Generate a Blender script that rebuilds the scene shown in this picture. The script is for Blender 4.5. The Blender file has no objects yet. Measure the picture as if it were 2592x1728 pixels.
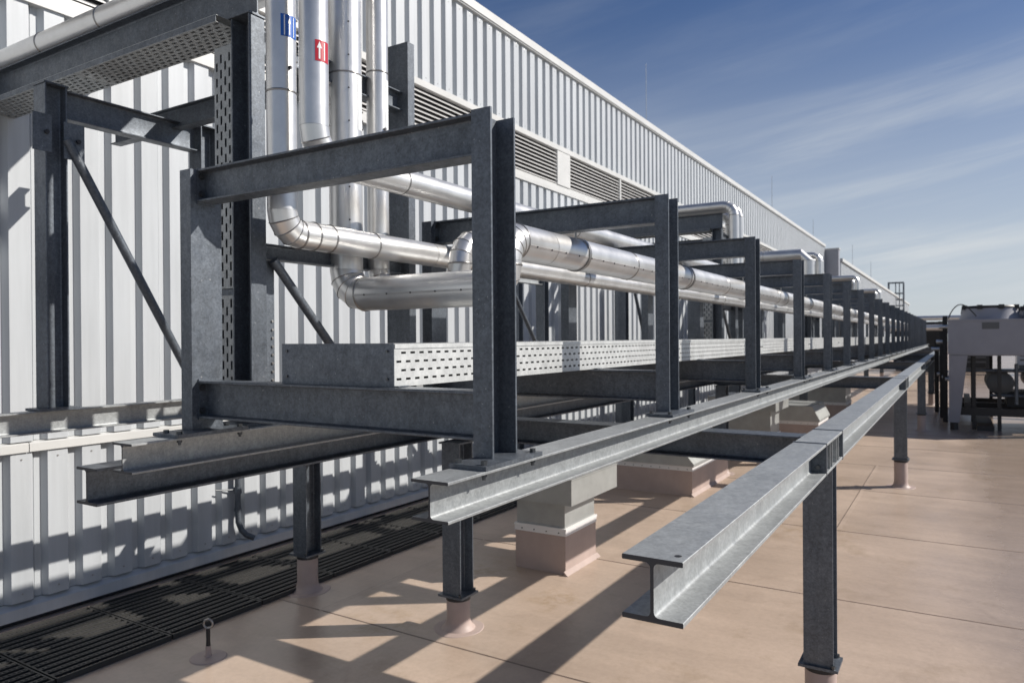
import bpy, bmesh, math, random
from mathutils import Vector, Matrix, Quaternion
random.seed(7)
scene = bpy.context.scene
COL = scene.collection
R = math.radians

# ------------------------------------------------------------------ camera
EYE = Vector((0.0, 0.0, 1.99))
yaw, pitch, roll = 0.55065592, -0.00328096, -0.00706637
fwd = Vector((math.cos(yaw)*math.cos(pitch), math.sin(yaw)*math.cos(pitch), math.sin(pitch)))
rt = Vector((math.sin(yaw), -math.cos(yaw), 0.0)); up = rt.cross(fwd)
rt2 = math.cos(roll)*rt + math.sin(roll)*up
up2 = -math.sin(roll)*rt + math.cos(roll)*up
cam_d = bpy.data.cameras.new('camera'); cam = bpy.data.objects.new('camera', cam_d); COL.objects.link(cam)
m = Matrix.Identity(4)
for i in range(3):
    m[i][0] = rt2[i]; m[i][1] = up2[i]; m[i][2] = -fwd[i]; m[i][3] = EYE[i]
cam.matrix_world = m
cam_d.sensor_width = 36.0; cam_d.lens = 36.0*1835.43/2592.0
cam_d.clip_start = 0.05; cam_d.clip_end = 3000
cam_d.dof.use_dof = True; cam_d.dof.focus_distance = 2.5; cam_d.dof.aperture_fstop = 5.0
scene.camera = cam

# ------------------------------------------------------------------ sky, sun, exposure
LIGHT = Vector((-0.70, 1.0, -0.865)).normalized()          # direction in which sunlight travels
sun_el = math.asin(-LIGHT.z); sun_az = math.atan2(-LIGHT.x, -LIGHT.y)
world = bpy.data.worlds.new('World'); scene.world = world; world.use_nodes = True
nt = world.node_tree; nt.nodes.clear()
N = nt.nodes.new; L = nt.links.new
out = N('ShaderNodeOutputWorld'); bg = N('ShaderNodeBackground'); bg.inputs['Strength'].default_value = 0.05
sky = N('ShaderNodeTexSky'); sky.sky_type = 'NISHITA'; sky.sun_disc = False
sky.sun_elevation = sun_el; sky.sun_rotation = sun_az
sky.air_density = 1.0; sky.dust_density = 0.4; sky.ozone_density = 3.5; sky.altitude = 100
tc = N('ShaderNodeTexCoord'); sep = N('ShaderNodeSeparateXYZ'); L(tc.outputs['Generated'], sep.inputs[0])
def mth(op, a, b=None, c=None):
    n = N('ShaderNodeMath'); n.operation = op
    for i, v in enumerate((a, b, c)):
        if v is None: continue
        if isinstance(v, (int, float)): n.inputs[i].default_value = v
        else: L(v, n.inputs[i])
    return n.outputs[0]
az = mth('ARCTAN2', sep.outputs['Y'], sep.outputs['X']); el = mth('MAXIMUM', sep.outputs['Z'], 0.0)
def cloud(sx, sz, shear, scale, detail, lo, hi, seed):
    cmb = N('ShaderNodeCombineXYZ'); L(mth('MULTIPLY', az, sx), cmb.inputs[0]); L(mth('MULTIPLY_ADD', el, sz, mth('MULTIPLY', az, shear)), cmb.inputs[1]); cmb.inputs[2].default_value = seed
    nz = N('ShaderNodeTexNoise'); L(cmb.outputs[0], nz.inputs['Vector']); nz.inputs['Scale'].default_value = scale; nz.inputs['Detail'].default_value = detail; nz.inputs['Roughness'].default_value = 0.58; nz.inputs['Distortion'].default_value = 0.35
    mr = N('ShaderNodeMapRange'); L(nz.outputs['Fac'], mr.inputs['Value']); mr.inputs['From Min'].default_value = lo; mr.inputs['From Max'].default_value = hi; mr.interpolation_type = 'SMOOTHSTEP'; return mr.outputs[0]
streak = cloud(1.6, 16.0, 2.6, 1.0, 8, 0.40, 0.74, 3.1); broad = cloud(1.0, 5.0, 1.2, 1.0, 4, 0.34, 0.68, 7.7)
lowm = N('ShaderNodeMapRange'); L(sep.outputs['Z'], lowm.inputs['Value']); lowm.inputs['From Min'].default_value = 0.44; lowm.inputs['From Max'].default_value = 0.0; lowm.interpolation_type = 'SMOOTHSTEP'
lowv = lowm.outputs[0]
veil = mth('ADD', mth('MULTIPLY', lowv, 0.70), mth('MULTIPLY', mth('MULTIPLY', mth('MULTIPLY_ADD', broad, 0.7, 0.3), streak), mth('MULTIPLY_ADD', lowv, 0.46, 0.20)))
mixc = N('ShaderNodeMix'); mixc.data_type = 'RGBA'; L(veil, mixc.inputs['Factor']); mixc.clamp_factor = True
tint = N('ShaderNodeMix'); tint.data_type = 'RGBA'; tint.blend_type = 'MULTIPLY'; tint.inputs['Factor'].default_value = 1.0
L(sky.outputs['Color'], tint.inputs['A']); tint.inputs['B'].default_value = (0.90, 1.0, 1.22, 1)
L(tint.outputs['Result'], mixc.inputs['A']); mixc.inputs['B'].default_value = (10.6, 11.3, 11.9, 1)
L(mixc.outputs['Result'], bg.inputs['Color']); L(bg.outputs[0], out.inputs['Surface'])

sd = bpy.data.lights.new('sun', 'SUN'); sd.energy = 5.0; sd.angle = R(0.55); sd.color = (1.0, 0.945, 0.87)
sun = bpy.data.objects.new('sun', sd); COL.objects.link(sun)
sun.rotation_euler = LIGHT.to_track_quat('-Z', 'Y').to_euler(); sun.location = (5, -6, 12)
vs = scene.view_settings; vs.view_transform = 'Standard'; vs.look = 'None'; vs.exposure = 0.25; vs.gamma = 1.0; vs.use_curve_mapping = False

# ------------------------------------------------------------------ materials
def mat(name, color, rough=0.5, metal=0.0, spec=0.5, noise=None, bump=None, vor=None):
    m = bpy.data.materials.new(name); m.use_nodes = True
    t = m.node_tree; b = t.nodes['Principled BSDF']
    b.inputs['Base Color'].default_value = (*color, 1); b.inputs['Roughness'].default_value = rough
    b.inputs['Metallic'].default_value = metal; b.inputs['Specular IOR Level'].default_value = spec
    tcn = t.nodes.new('ShaderNodeTexCoord')
    src = tcn.outputs['Object']
    if noise or vor:
        col = None
        if noise:
            sc, amt, dark = noise
            n = t.nodes.new('ShaderNodeTexNoise'); n.inputs['Scale'].default_value = sc; n.inputs['Detail'].default_value = 6; n.inputs['Roughness'].default_value = 0.62
            t.links.new(src, n.inputs['Vector'])
            mr = t.nodes.new('ShaderNodeMapRange'); mr.inputs['From Min'].default_value = 0.3; mr.inputs['From Max'].default_value = 0.7
            mr.inputs['To Min'].default_value = 1-amt; mr.inputs['To Max'].default_value = 1+amt*0.5
            t.links.new(n.outputs['Fac'], mr.inputs['Value'])
            mx = t.nodes.new('ShaderNodeMix'); mx.data_type = 'RGBA'; mx.blend_type = 'MULTIPLY'; mx.inputs['Factor'].default_value = 1
            mx.inputs['A'].default_value = (*color, 1); t.links.new(mr.outputs[0], mx.inputs['B']); col = mx.outputs['Result']
            rr = t.nodes.new('ShaderNodeMapRange'); rr.inputs['To Min'].default_value = max(0, rough-dark); rr.inputs['To Max'].default_value = min(1, rough+dark)
            t.links.new(n.outputs['Fac'], rr.inputs['Value']); t.links.new(rr.outputs[0], b.inputs['Roughness'])
        if vor:
            sc, amt = vor
            v = t.nodes.new('ShaderNodeTexVoronoi'); v.inputs['Scale'].default_value = sc; t.links.new(src, v.inputs['Vector'])
            bw = t.nodes.new('ShaderNodeRGBToBW'); t.links.new(v.outputs['Color'], bw.inputs[0])
            mr = t.nodes.new('ShaderNodeMapRange'); mr.inputs['To Min'].default_value = 1-amt; mr.inputs['To Max'].default_value = 1+amt
            t.links.new(bw.outputs[0], mr.inputs['Value'])
            mx = t.nodes.new('ShaderNodeMix'); mx.data_type = 'RGBA'; mx.blend_type = 'MULTIPLY'; mx.inputs['Factor'].default_value = 1
            if col: t.links.new(col, mx.inputs['A'])
            else: mx.inputs['A'].default_value = (*color, 1)
            t.links.new(mr.outputs[0], mx.inputs['B']); col = mx.outputs['Result']
        t.links.new(col, b.inputs['Base Color'])
    if bump:
        sc, st, di = bump
        n = t.nodes.new('ShaderNodeTexNoise'); n.inputs['Scale'].default_value = sc; n.inputs['Detail'].default_value = 4; t.links.new(src, n.inputs['Vector'])
        bp = t.nodes.new('ShaderNodeBump'); bp.inputs['Strength'].default_value = st; bp.inputs['Distance'].default_value = di
        t.links.new(n.outputs['Fac'], bp.inputs['Height']); t.links.new(bp.outputs[0], b.inputs['Normal'])
    return m

def galv(name, color, rough, metal, amt):
    m = bpy.data.materials.new(name); m.use_nodes = True; t = m.node_tree; b = t.nodes['Principled BSDF']
    b.inputs['Metallic'].default_value = metal; b.inputs['Specular IOR Level'].default_value = 0.5
    tcn = t.nodes.new('ShaderNodeTexCoord'); src = tcn.outputs['Object']; oi = t.nodes.new('ShaderNodeObjectInfo')
    off = t.nodes.new('ShaderNodeVectorMath'); off.operation = 'MULTIPLY_ADD'; cmbn = t.nodes.new('ShaderNodeCombineXYZ')
    for k in range(3): t.links.new(oi.outputs['Random'], cmbn.inputs[k])
    t.links.new(cmbn.outputs[0], off.inputs[0]); off.inputs[1].default_value = (17, 31, 23); t.links.new(src, off.inputs[2]); v0 = off.outputs[0]
    def noise(sc, det, vec, ro=0.6):
        n = t.nodes.new('ShaderNodeTexNoise'); n.inputs['Scale'].default_value = sc; n.inputs['Detail'].default_value = det; n.inputs['Roughness'].default_value = ro; t.links.new(vec, n.inputs['Vector']); return n.outputs['Fac']
    def rng(val, a, b_, c, d):
        r = t.nodes.new('ShaderNodeMapRange'); r.inputs['From Min'].default_value = a; r.inputs['From Max'].default_value = b_; r.inputs['To Min'].default_value = c; r.inputs['To Max'].default_value = d; t.links.new(val, r.inputs['Value']); return r.outputs[0]
    def mul(a, b_):
        x = t.nodes.new('ShaderNodeMath'); x.operation = 'MULTIPLY'; t.links.new(a, x.inputs[0]); t.links.new(b_, x.inputs[1]); return x.outputs[0]
    vo = t.nodes.new('ShaderNodeTexVoronoi'); vo.inputs['Scale'].default_value = 130; t.links.new(v0, vo.inputs['Vector'])
    bw = t.nodes.new('ShaderNodeRGBToBW'); t.links.new(vo.outputs['Color'], bw.inputs[0])
    mp_ = t.nodes.new('ShaderNodeMapping'); mp_.inputs['Scale'].default_value = (26, 26, 3.0); t.links.new(v0, mp_.inputs['Vector'])
    f = mul(mul(rng(noise(38, 6, v0, 0.7), 0.3, 0.7, 1-amt, 1+amt), rng(noise(3.0, 4, v0), 0.3, 0.7, 1-amt*0.6, 1+amt*0.5)), mul(rng(bw.outputs[0], 0.2, 0.8, 1-amt*0.7, 1+amt*0.7), rng(oi.outputs['Random'], 0, 1, 0.90, 1.10)))
    f = mul(f, rng(noise(1.0, 3, mp_.outputs[0]), 0.35, 0.65, 1-amt*0.45, 1+amt*0.3))
    mx = t.nodes.new('ShaderNodeMix'); mx.data_type = 'RGBA'; mx.blend_type = 'MULTIPLY'; mx.inputs['Factor'].default_value = 1; mx.inputs['A'].default_value = (*color, 1); t.links.new(f, mx.inputs['B'])
    # white rust specks
    sp = rng(noise(70, 2, v0, 0.4), 0.73, 0.77, 0.0, 0.35)
    mx2 = t.nodes.new('ShaderNodeMix'); mx2.data_type = 'RGBA'; t.links.new(sp, mx2.inputs['Factor']); t.links.new(mx.outputs['Result'], mx2.inputs['A']); mx2.inputs['B'].default_value = (0.55, 0.55, 0.54, 1)
    t.links.new(mx2.outputs['Result'], b.inputs['Base Color'])
    t.links.new(rng(noise(14, 4, v0), 0.3, 0.7, rough-0.10, rough+0.12), b.inputs['Roughness'])
    bp = t.nodes.new('ShaderNodeBump'); bp.inputs['Strength'].default_value = 0.15; bp.inputs['Distance'].default_value = 0.002; t.links.new(noise(60, 4, v0), bp.inputs['Height']); t.links.new(bp.outputs[0], b.inputs['Normal'])
    return m
def wallmat():
    m = mat('white_coated_sheet', (0.470, 0.492, 0.512), 0.42, 0.0, 0.4); t = m.node_tree; b = t.nodes['Principled BSDF']
    tcn = t.nodes.new('ShaderNodeTexCoord'); mp_ = t.nodes.new('ShaderNodeMapping'); mp_.inputs['Scale'].default_value = (7, 7, 0.45); t.links.new(tcn.outputs['Object'], mp_.inputs['Vector'])
    n = t.nodes.new('ShaderNodeTexNoise'); n.inputs['Scale'].default_value = 1.2; n.inputs['Detail'].default_value = 8; n.inputs['Roughness'].default_value = 0.65; t.links.new(mp_.outputs[0], n.inputs['Vector'])
    n2 = t.nodes.new('ShaderNodeTexNoise'); n2.inputs['Scale'].default_value = 0.8; n2.inputs['Detail'].default_value = 5; t.links.new(tcn.outputs['Object'], n2.inputs['Vector'])
    r = t.nodes.new('ShaderNodeMapRange'); r.inputs['From Min'].default_value = 0.35; r.inputs['From Max'].default_value = 0.7; r.inputs['To Min'].default_value = 1.04; r.inputs['To Max'].default_value = 0.88; t.links.new(n.outputs['Fac'], r.inputs['Value'])
    r2 = t.nodes.new('ShaderNodeMapRange'); r2.inputs['From Min'].default_value = 0.3; r2.inputs['From Max'].default_value = 0.7; r2.inputs['To Min'].default_value = 0.96; r2.inputs['To Max'].default_value = 1.03; t.links.new(n2.outputs['Fac'], r2.inputs['Value'])
    x = t.nodes.new('ShaderNodeMath'); x.operation = 'MULTIPLY'; t.links.new(r.outputs[0], x.inputs[0]); t.links.new(r2.outputs[0], x.inputs[1])
    mx = t.nodes.new('ShaderNodeMix'); mx.data_type = 'RGBA'; mx.blend_type = 'MULTIPLY'; mx.inputs['Factor'].default_value = 1; mx.inputs['A'].default_value = (0.470, 0.492, 0.512, 1); t.links.new(x.outputs[0], mx.inputs['B'])
    t.links.new(mx.outputs['Result'], b.inputs['Base Color'])
    return m
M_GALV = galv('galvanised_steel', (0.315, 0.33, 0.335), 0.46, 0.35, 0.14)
M_GALV_D = galv('shade_dark_steel', (0.102, 0.117, 0.138), 0.46, 0.40, 0.22)  # same galvanised steel, shade on frames and posts darkened into its colour
M_END_SHADE = mat('end_face_shade', (0.045, 0.046, 0.052), 0.55, 0.3)  # near-black colour paints the shade on the galvanised beam end faces
M_TRAY = mat('tray_zinc', (0.66, 0.67, 0.66), 0.45, 0.6, 0.5, noise=(12, 0.15, 0.08), vor=(90, 0.08))
M_ALU = mat('aluminium_jacket', (0.68, 0.675, 0.665), 0.33, 0.75, 0.5, noise=(7, 0.10, 0.07), bump=(9, 0.14, 0.006))
M_BAND = mat('jacket_bead', (0.30, 0.29, 0.28), 0.35, 0.9)
M_SCREW = mat('dark_screw', (0.035, 0.035, 0.04), 0.4, 0.5)
M_BOLT = mat('zinc_bolt', (0.10, 0.105, 0.11), 0.4, 0.8)
M_WALL = wallmat()
M_TRIM = mat('white_trim', (0.56, 0.56, 0.545), 0.4, 0.0, 0.4, noise=(2, 0.08, 0.05))
M_SLAT = mat('louvre_slat_paint', (0.56, 0.55, 0.54), 0.45, 0.1, 0.5, noise=(3, 0.08, 0.05))
M_DARK = mat('dark_interior', (0.02, 0.02, 0.022), 0.7)
M_RUBBER = mat('black_plastic_grating', (0.036, 0.035, 0.033), 0.55, 0.0, 0.5, noise=(20, 0.3, 0.1))
M_BLACK = mat('black_paint', (0.018, 0.018, 0.02), 0.45, 0.1)
M_GREYP = mat('grey_unit_paint', (0.27, 0.275, 0.31), 0.45, 0.0, 0.5, noise=(3, 0.08, 0.05))
M_LABEL = mat('unit_nameplate', (0.10, 0.105, 0.11), 0.5)
M_DUCT = mat('duct_sheet_metal', (0.36, 0.37, 0.36), 0.45, 0.35, 0.5, noise=(5, 0.15, 0.08))
M_WHITE = mat('white_sealing_strip', (0.70, 0.69, 0.68), 0.5)
M_BLUE = mat('blue_sticker', (0.012, 0.10, 0.42), 0.35)
M_RED = mat('red_sticker', (0.42, 0.02, 0.035), 0.35)
M_SWHITE = mat('sticker_white', (0.8, 0.8, 0.8), 0.35)
M_PLATE = mat('foil_label', (0.60, 0.62, 0.63), 0.5)
M_STEEL = mat('stainless_ring', (0.35, 0.34, 0.33), 0.35, 0.9)

def membrane(name, wet=True):
    m = bpy.data.materials.new(name); m.use_nodes = True; t = m.node_tree; b = t.nodes['Principled BSDF']
    tcn = t.nodes.new('ShaderNodeTexCoord'); src = tcn.outputs['Object']
    def nn(scale, detail=5, vec=src, rough=0.6):
        n = t.nodes.new('ShaderNodeTexNoise'); n.inputs['Scale'].default_value = scale; n.inputs['Detail'].default_value = detail; n.inputs['Roughness'].default_value = rough
        t.links.new(vec, n.inputs['Vector']); return n.outputs['Fac']
    mapn = t.nodes.new('ShaderNodeMapping'); mapn.inputs['Scale'].default_value = (2.2, 0.35, 1); t.links.new(src, mapn.inputs['Vector'])
    r1 = t.nodes.new('ShaderNodeValToRGB'); t.links.new(nn(0.7, 7), r1.inputs['Fac'])
    r1.color_ramp.elements[0].position = 0.32; r1.color_ramp.elements[0].color = (0.395, 0.305, 0.238, 1)
    r1.color_ramp.elements[1].position = 0.68; r1.color_ramp.elements[1].color = (0.49, 0.382, 0.303, 1)
    r2 = t.nodes.new('ShaderNodeMapRange'); r2.inputs['From Min'].default_value = 0.35; r2.inputs['From Max'].default_value = 0.65; r2.inputs['To Min'].default_value = 0.93; r2.inputs['To Max'].default_value = 1.05
    t.links.new(nn(2.2, 6, mapn.outputs[0]), r2.inputs['Value'])
    mx = t.nodes.new('ShaderNodeMix'); mx.data_type = 'RGBA'; mx.blend_type = 'MULTIPLY'; mx.inputs['Factor'].default_value = 1
    t.links.new(r1.outputs['Color'], mx.inputs['A']); t.links.new(r2.outputs[0], mx.inputs['B'])
    # scattered dirt stains
    grit = t.nodes.new('ShaderNodeMapRange'); grit.inputs['From Min'].default_value = 0.3; grit.inputs['From Max'].default_value = 0.7; grit.inputs['To Min'].default_value = 0.90; grit.inputs['To Max'].default_value = 1.07
    t.links.new(nn(26, 8, rough=0.75), grit.inputs['Value'])
    mg = t.nodes.new('ShaderNodeMix'); mg.data_type = 'RGBA'; mg.blend_type = 'MULTIPLY'; mg.inputs['Factor'].default_value = 1; t.links.new(mx.outputs['Result'], mg.inputs['A']); t.links.new(grit.outputs[0], mg.inputs['B']); mx = mg
    # dried puddle rims
    w1 = t.nodes.new('ShaderNodeMath'); w1.operation = 'SUBTRACT'; w1.inputs[1].default_value = 0.56; t.links.new(nn(0.55, 5, rough=0.5), w1.inputs[0])
    w2 = t.nodes.new('ShaderNodeMath'); w2.operation = 'ABSOLUTE'; t.links.new(w1.outputs[0], w2.inputs[0])
    w3 = t.nodes.new('ShaderNodeMapRange'); w3.inputs['From Min'].default_value = 0.012; w3.inputs['From Max'].default_value = 0.0; w3.inputs['To Max'].default_value = 0.15; t.links.new(w2.outputs[0], w3.inputs['Value'])
    mw = t.nodes.new('ShaderNodeMix'); mw.data_type = 'RGBA'; t.links.new(w3.outputs[0], mw.inputs['Factor']); t.links.new(mx.outputs['Result'], mw.inputs['A']); mw.inputs['B'].default_value = (0.24, 0.175, 0.125, 1); mx = mw
    r3 = t.nodes.new('ShaderNodeMapRange'); r3.inputs['From Min'].default_value = 0.56; r3.inputs['From Max'].default_value = 0.74; r3.inputs['To Max'].default_value = 0.60
    t.links.new(nn(1.7, 9, rough=0.7), r3.inputs['Value'])
    mx2 = t.nodes.new('ShaderNodeMix'); mx2.data_type = 'RGBA'; t.links.new(r3.outputs[0], mx2.inputs['Factor'])
    t.links.new(mx.outputs['Result'], mx2.inputs['A']); mx2.inputs['B'].default_value = (0.26, 0.19, 0.12, 1)
    for (cx_, cy_, rad_) in ((3.85, 3.45, 0.42), (5.2, 3.55, 0.5), (7.9, 1.3, 0.6), (4.9, 2.6, 0.35)):
        vd = t.nodes.new('ShaderNodeVectorMath'); vd.operation = 'DISTANCE'; vd.inputs[1].default_value = (cx_, cy_, 0); t.links.new(src, vd.inputs[0])
        fa = t.nodes.new('ShaderNodeMapRange'); fa.inputs['From Min'].default_value = rad_; fa.inputs['From Max'].default_value = rad_*0.2; t.links.new(vd.outputs['Value'], fa.inputs['Value'])
        fb = t.nodes.new('ShaderNodeMapRange'); fb.inputs['From Min'].default_value = 0.46; fb.inputs['From Max'].default_value = 0.66; fb.inputs['To Max'].default_value = 0.75; t.links.new(nn(5.5, 9, rough=0.75), fb.inputs['Value'])
        fm = t.nodes.new('ShaderNodeMath'); fm.operation = 'MULTIPLY'; t.links.new(fa.outputs[0], fm.inputs[0]); t.links.new(fb.outputs[0], fm.inputs[1])
        ms = t.nodes.new('ShaderNodeMix'); ms.data_type = 'RGBA'; t.links.new(fm.outputs[0], ms.inputs['Factor']); t.links.new(mx2.outputs['Result'], ms.inputs['A']); ms.inputs['B'].default_value = (0.27, 0.18, 0.085, 1); mx2 = ms
    t.links.new(mx2.outputs['Result'], b.inputs['Base Color'])
    rr = t.nodes.new('ShaderNodeMapRange'); rr.inputs['From Min'].default_value = 0.42; rr.inputs['From Max'].default_value = 0.6
    rr.inputs['To Min'].default_value = 0.30; rr.inputs['To Max'].default_value = 0.5
    t.links.new(nn(0.35, 4), rr.inputs['Value'])
    sy = t.nodes.new('ShaderNodeSeparateXYZ'); t.links.new(src, sy.inputs[0])
    wob = t.nodes.new('ShaderNodeMath'); wob.operation = 'MULTIPLY_ADD'; wob.inputs[1].default_value = 0.9; t.links.new(nn(1.1, 6), wob.inputs[0]); t.links.new(sy.outputs['Y'], wob.inputs[2])
    wz = t.nodes.new('ShaderNodeMapRange'); wz.inputs['From Min'].default_value = 0.50; wz.inputs['From Max'].default_value = 0.05; wz.inputs['To Max'].default_value = 1.0; t.links.new(wob.outputs[0], wz.inputs['Value'])
    rr2 = t.nodes.new('ShaderNodeMix'); rr2.data_type = 'FLOAT'; t.links.new(wz.outputs[0], rr2.inputs['Factor']); t.links.new(rr.outputs[0], rr2.inputs['A']); rr2.inputs['B'].default_value = 0.26
    t.links.new(rr2.outputs['Result'], b.inputs['Roughness'])
    dk = t.nodes.new('ShaderNodeMapRange'); dk.inputs['To Min'].default_value = 1.0; dk.inputs['To Max'].default_value = 0.76; t.links.new(wz.outputs[0], dk.inputs['Value'])
    mx3 = t.nodes.new('ShaderNodeMix'); mx3.data_type = 'RGBA'; mx3.blend_type = 'MULTIPLY'; mx3.inputs['Factor'].default_value = 1
    t.links.new(mx2.outputs['Result'], mx3.inputs['A']); t.links.new(dk.outputs[0], mx3.inputs['B']); t.links.new(mx3.outputs['Result'], b.inputs['Base Color'])
    bp = t.nodes.new('ShaderNodeBump'); bp.inputs['Strength'].default_value = 0.35; bp.inputs['Distance'].default_value = 0.015
    t.links.new(nn(3.5, 3), bp.inputs['Height']); t.links.new(bp.outputs[0], b.inputs['Normal'])
    b.inputs['Specular IOR Level'].default_value = 0.35
    return m
M_ROOF = membrane('roof_membrane')
M_CURB = mat('membrane_cladding', (0.42, 0.33, 0.295), 0.5, 0.0, 0.35, noise=(4, 0.12, 0.06))
M_SEAM = mat('membrane_lap', (0.20, 0.15, 0.12), 0.5, noise=(6, 0.3, 0.1))

# ------------------------------------------------------------------ mesh helpers
def finish(bm, name, material, parent=None, loc=None, smooth=False, sharp=32):
    if smooth:
        for f in bm.faces: f.smooth = True
        bm.normal_update()
        for e in bm.edges:
            if len(e.link_faces) == 2 and e.calc_face_angle(0) > R(sharp): e.smooth = False
            elif len(e.link_faces) != 2: e.smooth = False
    me = bpy.data.meshes.new(name); bm.to_mesh(me); bm.free()
    me.materials.append(material)
    o = bpy.data.objects.new(name, me); COL.objects.link(o)
    if parent: o.parent = parent
    if loc: o.location = loc
    return o
def inst(mesh_obj, name, parent, loc, rot=None):
    o = bpy.data.objects.new(name, mesh_obj.data); COL.objects.link(o); o.parent = parent; o.location = loc
    if rot: o.rotation_euler = rot
    return o
def thing(name, label, cat, loc=(0, 0, 0), group=None):
    o = bpy.data.objects.new(name, None); COL.objects.link(o); o.location = loc
    o.empty_display_size = 0.1
    o['label'] = label; o['category'] = cat
    if group: o['group'] = group
    return o
def tag(o, label, cat, group=None):
    o['label'] = label; o['category'] = cat
    if group: o['group'] = group
    return o
def copy_tree(o, parent=None, dl=None):
    c = o.copy(); COL.objects.link(c); c.parent = parent
    for ch in list(o.children): copy_tree(ch, c)
    return c
def box(bm, x0, x1, y0, y1, z0, z1):
    v = [bm.verts.new(p) for p in ((x0,y0,z0),(x1,y0,z0),(x1,y1,z0),(x0,y1,z0),(x0,y0,z1),(x1,y0,z1),(x1,y1,z1),(x0,y1,z1))]
    for f in ((3,2,1,0),(4,5,6,7),(0,1,5,4),(1,2,6,5),(2,3,7,6),(3,0,4,7)): bm.faces.new([v[i] for i in f])
def boxo(name, material, dims, parent=None, loc=None):
    bm = bmesh.new(); box(bm, *dims); return finish(bm, name, material, parent, loc)
def prof_I(h, b, tw, tf, r=0.0, n=4, e=0.0015):
    """I profile, u horizontal, v vertical, centred, fillets r"""
    p = []
    def arc(cx, cy, rad, a0, a1):
        return [(cx+rad*math.cos(R(a0+(a1-a0)*i/n)), cy+rad*math.sin(R(a0+(a1-a0)*i/n))) for i in range(n+1)]
    hb, hh, ht = b/2, h/2, tw/2
    right = [(hb-e, -hh), (hb, -hh+e), (hb, -hh+tf-e), (hb-e, -hh+tf)]
    if r > 0: right += arc(ht+r, -hh+tf+r, r, 270, 180) + arc(ht+r, hh-tf-r, r, 180, 90)
    else: right += [(ht, -hh+tf), (ht, hh-tf)]
    right += [(hb-e, hh-tf), (hb, hh-tf+e), (hb, hh-e), (hb-e, hh)]
    left = [(-x, y) for x, y in reversed(right)]
    return right+left
def prof_U(h, b, tw, tf):
    """channel: web on u=0 side, flanges towards +u, depth h along v"""
    hh = h/2
    return [(0,-hh),(b,-hh),(b,-hh+tf),(tw,-hh+tf),(tw,hh-tf),(b,hh-tf),(b,hh),(0,hh)]
def extr(bm, prof, axis, a, b, off=(0,0)):
    """extrude 2D profile. axis 'X': (u,v)->(y,z); 'Y': (x,z); 'Z': (x,y)"""
    def P(u, v, t):
        u += off[0]; v += off[1]
        return {'X': (t,u,v), 'Y': (u,t,v), 'Z': (u,v,t)}[axis]
    A = [bm.verts.new(P(u,v,a)) for u,v in prof]; B = [bm.verts.new(P(u,v,b)) for u,v in prof]
    n = len(prof)
    for i in range(n):
        j = (i+1) % n; bm.faces.new((A[i],A[j],B[j],B[i]))
    bm.faces.new(A[::-1]); bm.faces.new(B)
    bmesh.ops.recalc_face_normals(bm, faces=bm.faces[:])
def beam(name, prof, axis, a, b, off, material, parent=None, loc=None):
    bm = bmesh.new(); extr(bm, prof, axis, a, b, off); return finish(bm, name, material, parent, loc, smooth=True)
def frame_of(d):
    d = d.normalized(); up = Vector((0,0,1)) if abs(d.z) < 0.9 else Vector((1,0,0))
    u = d.cross(up).normalized(); v = u.cross(d).normalized(); return u, v
def tube(bm, p0, p1, r0, r1=None, n=24, cap=True):
    p0, p1 = Vector(p0), Vector(p1); r1 = r0 if r1 is None else r1
    u, v = frame_of(p1-p0)
    A = [bm.verts.new(p0+r0*(math.cos(2*math.pi*i/n)*u+math.sin(2*math.pi*i/n)*v)) for i in range(n)]
    B = [bm.verts.new(p1+r1*(math.cos(2*math.pi*i/n)*u+math.sin(2*math.pi*i/n)*v)) for i in range(n)]
    for i in range(n):
        j = (i+1) % n; bm.faces.new((A[i],A[j],B[j],B[i]))
    if cap: bm.faces.new(A[::-1]); bm.faces.new(B)
def rings(bm, cs, n=28):
    """cs: list of (centre, u, v, radius) rings joined"""
    prev = None
    for c, u, v, r in cs:
        ring = [bm.verts.new(c+r*(math.cos(2*math.pi*i/n)*u+math.sin(2*math.pi*i/n)*v)) for i in range(n)]
        if prev:
            for i in range(n):
                j = (i+1) % n; bm.faces.new((prev[i],prev[j],ring[j],ring[i]))
        prev = ring
def lathe(bm, prof, n=32, c=(0,0,0)):
    prev = None
    for r, z in prof:
        ring = [bm.verts.new((c[0]+r*math.cos(2*math.pi*i/n), c[1]+r*math.sin(2*math.pi*i/n), c[2]+z)) for i in range(n)] if r > 1e-6 else [bm.verts.new((c[0], c[1], c[2]+z))]*n
        if prev:
            for i in range(n):
                j = (i+1) % n
                vs_ = []
                for q in (prev[i],prev[j],ring[j],ring[i]):
                    if q not in vs_: vs_.append(q)
                if len(vs_) >= 3: bm.faces.new(vs_)
        prev = ring
    bmesh.ops.recalc_face_normals(bm, faces=bm.faces[:])

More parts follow.
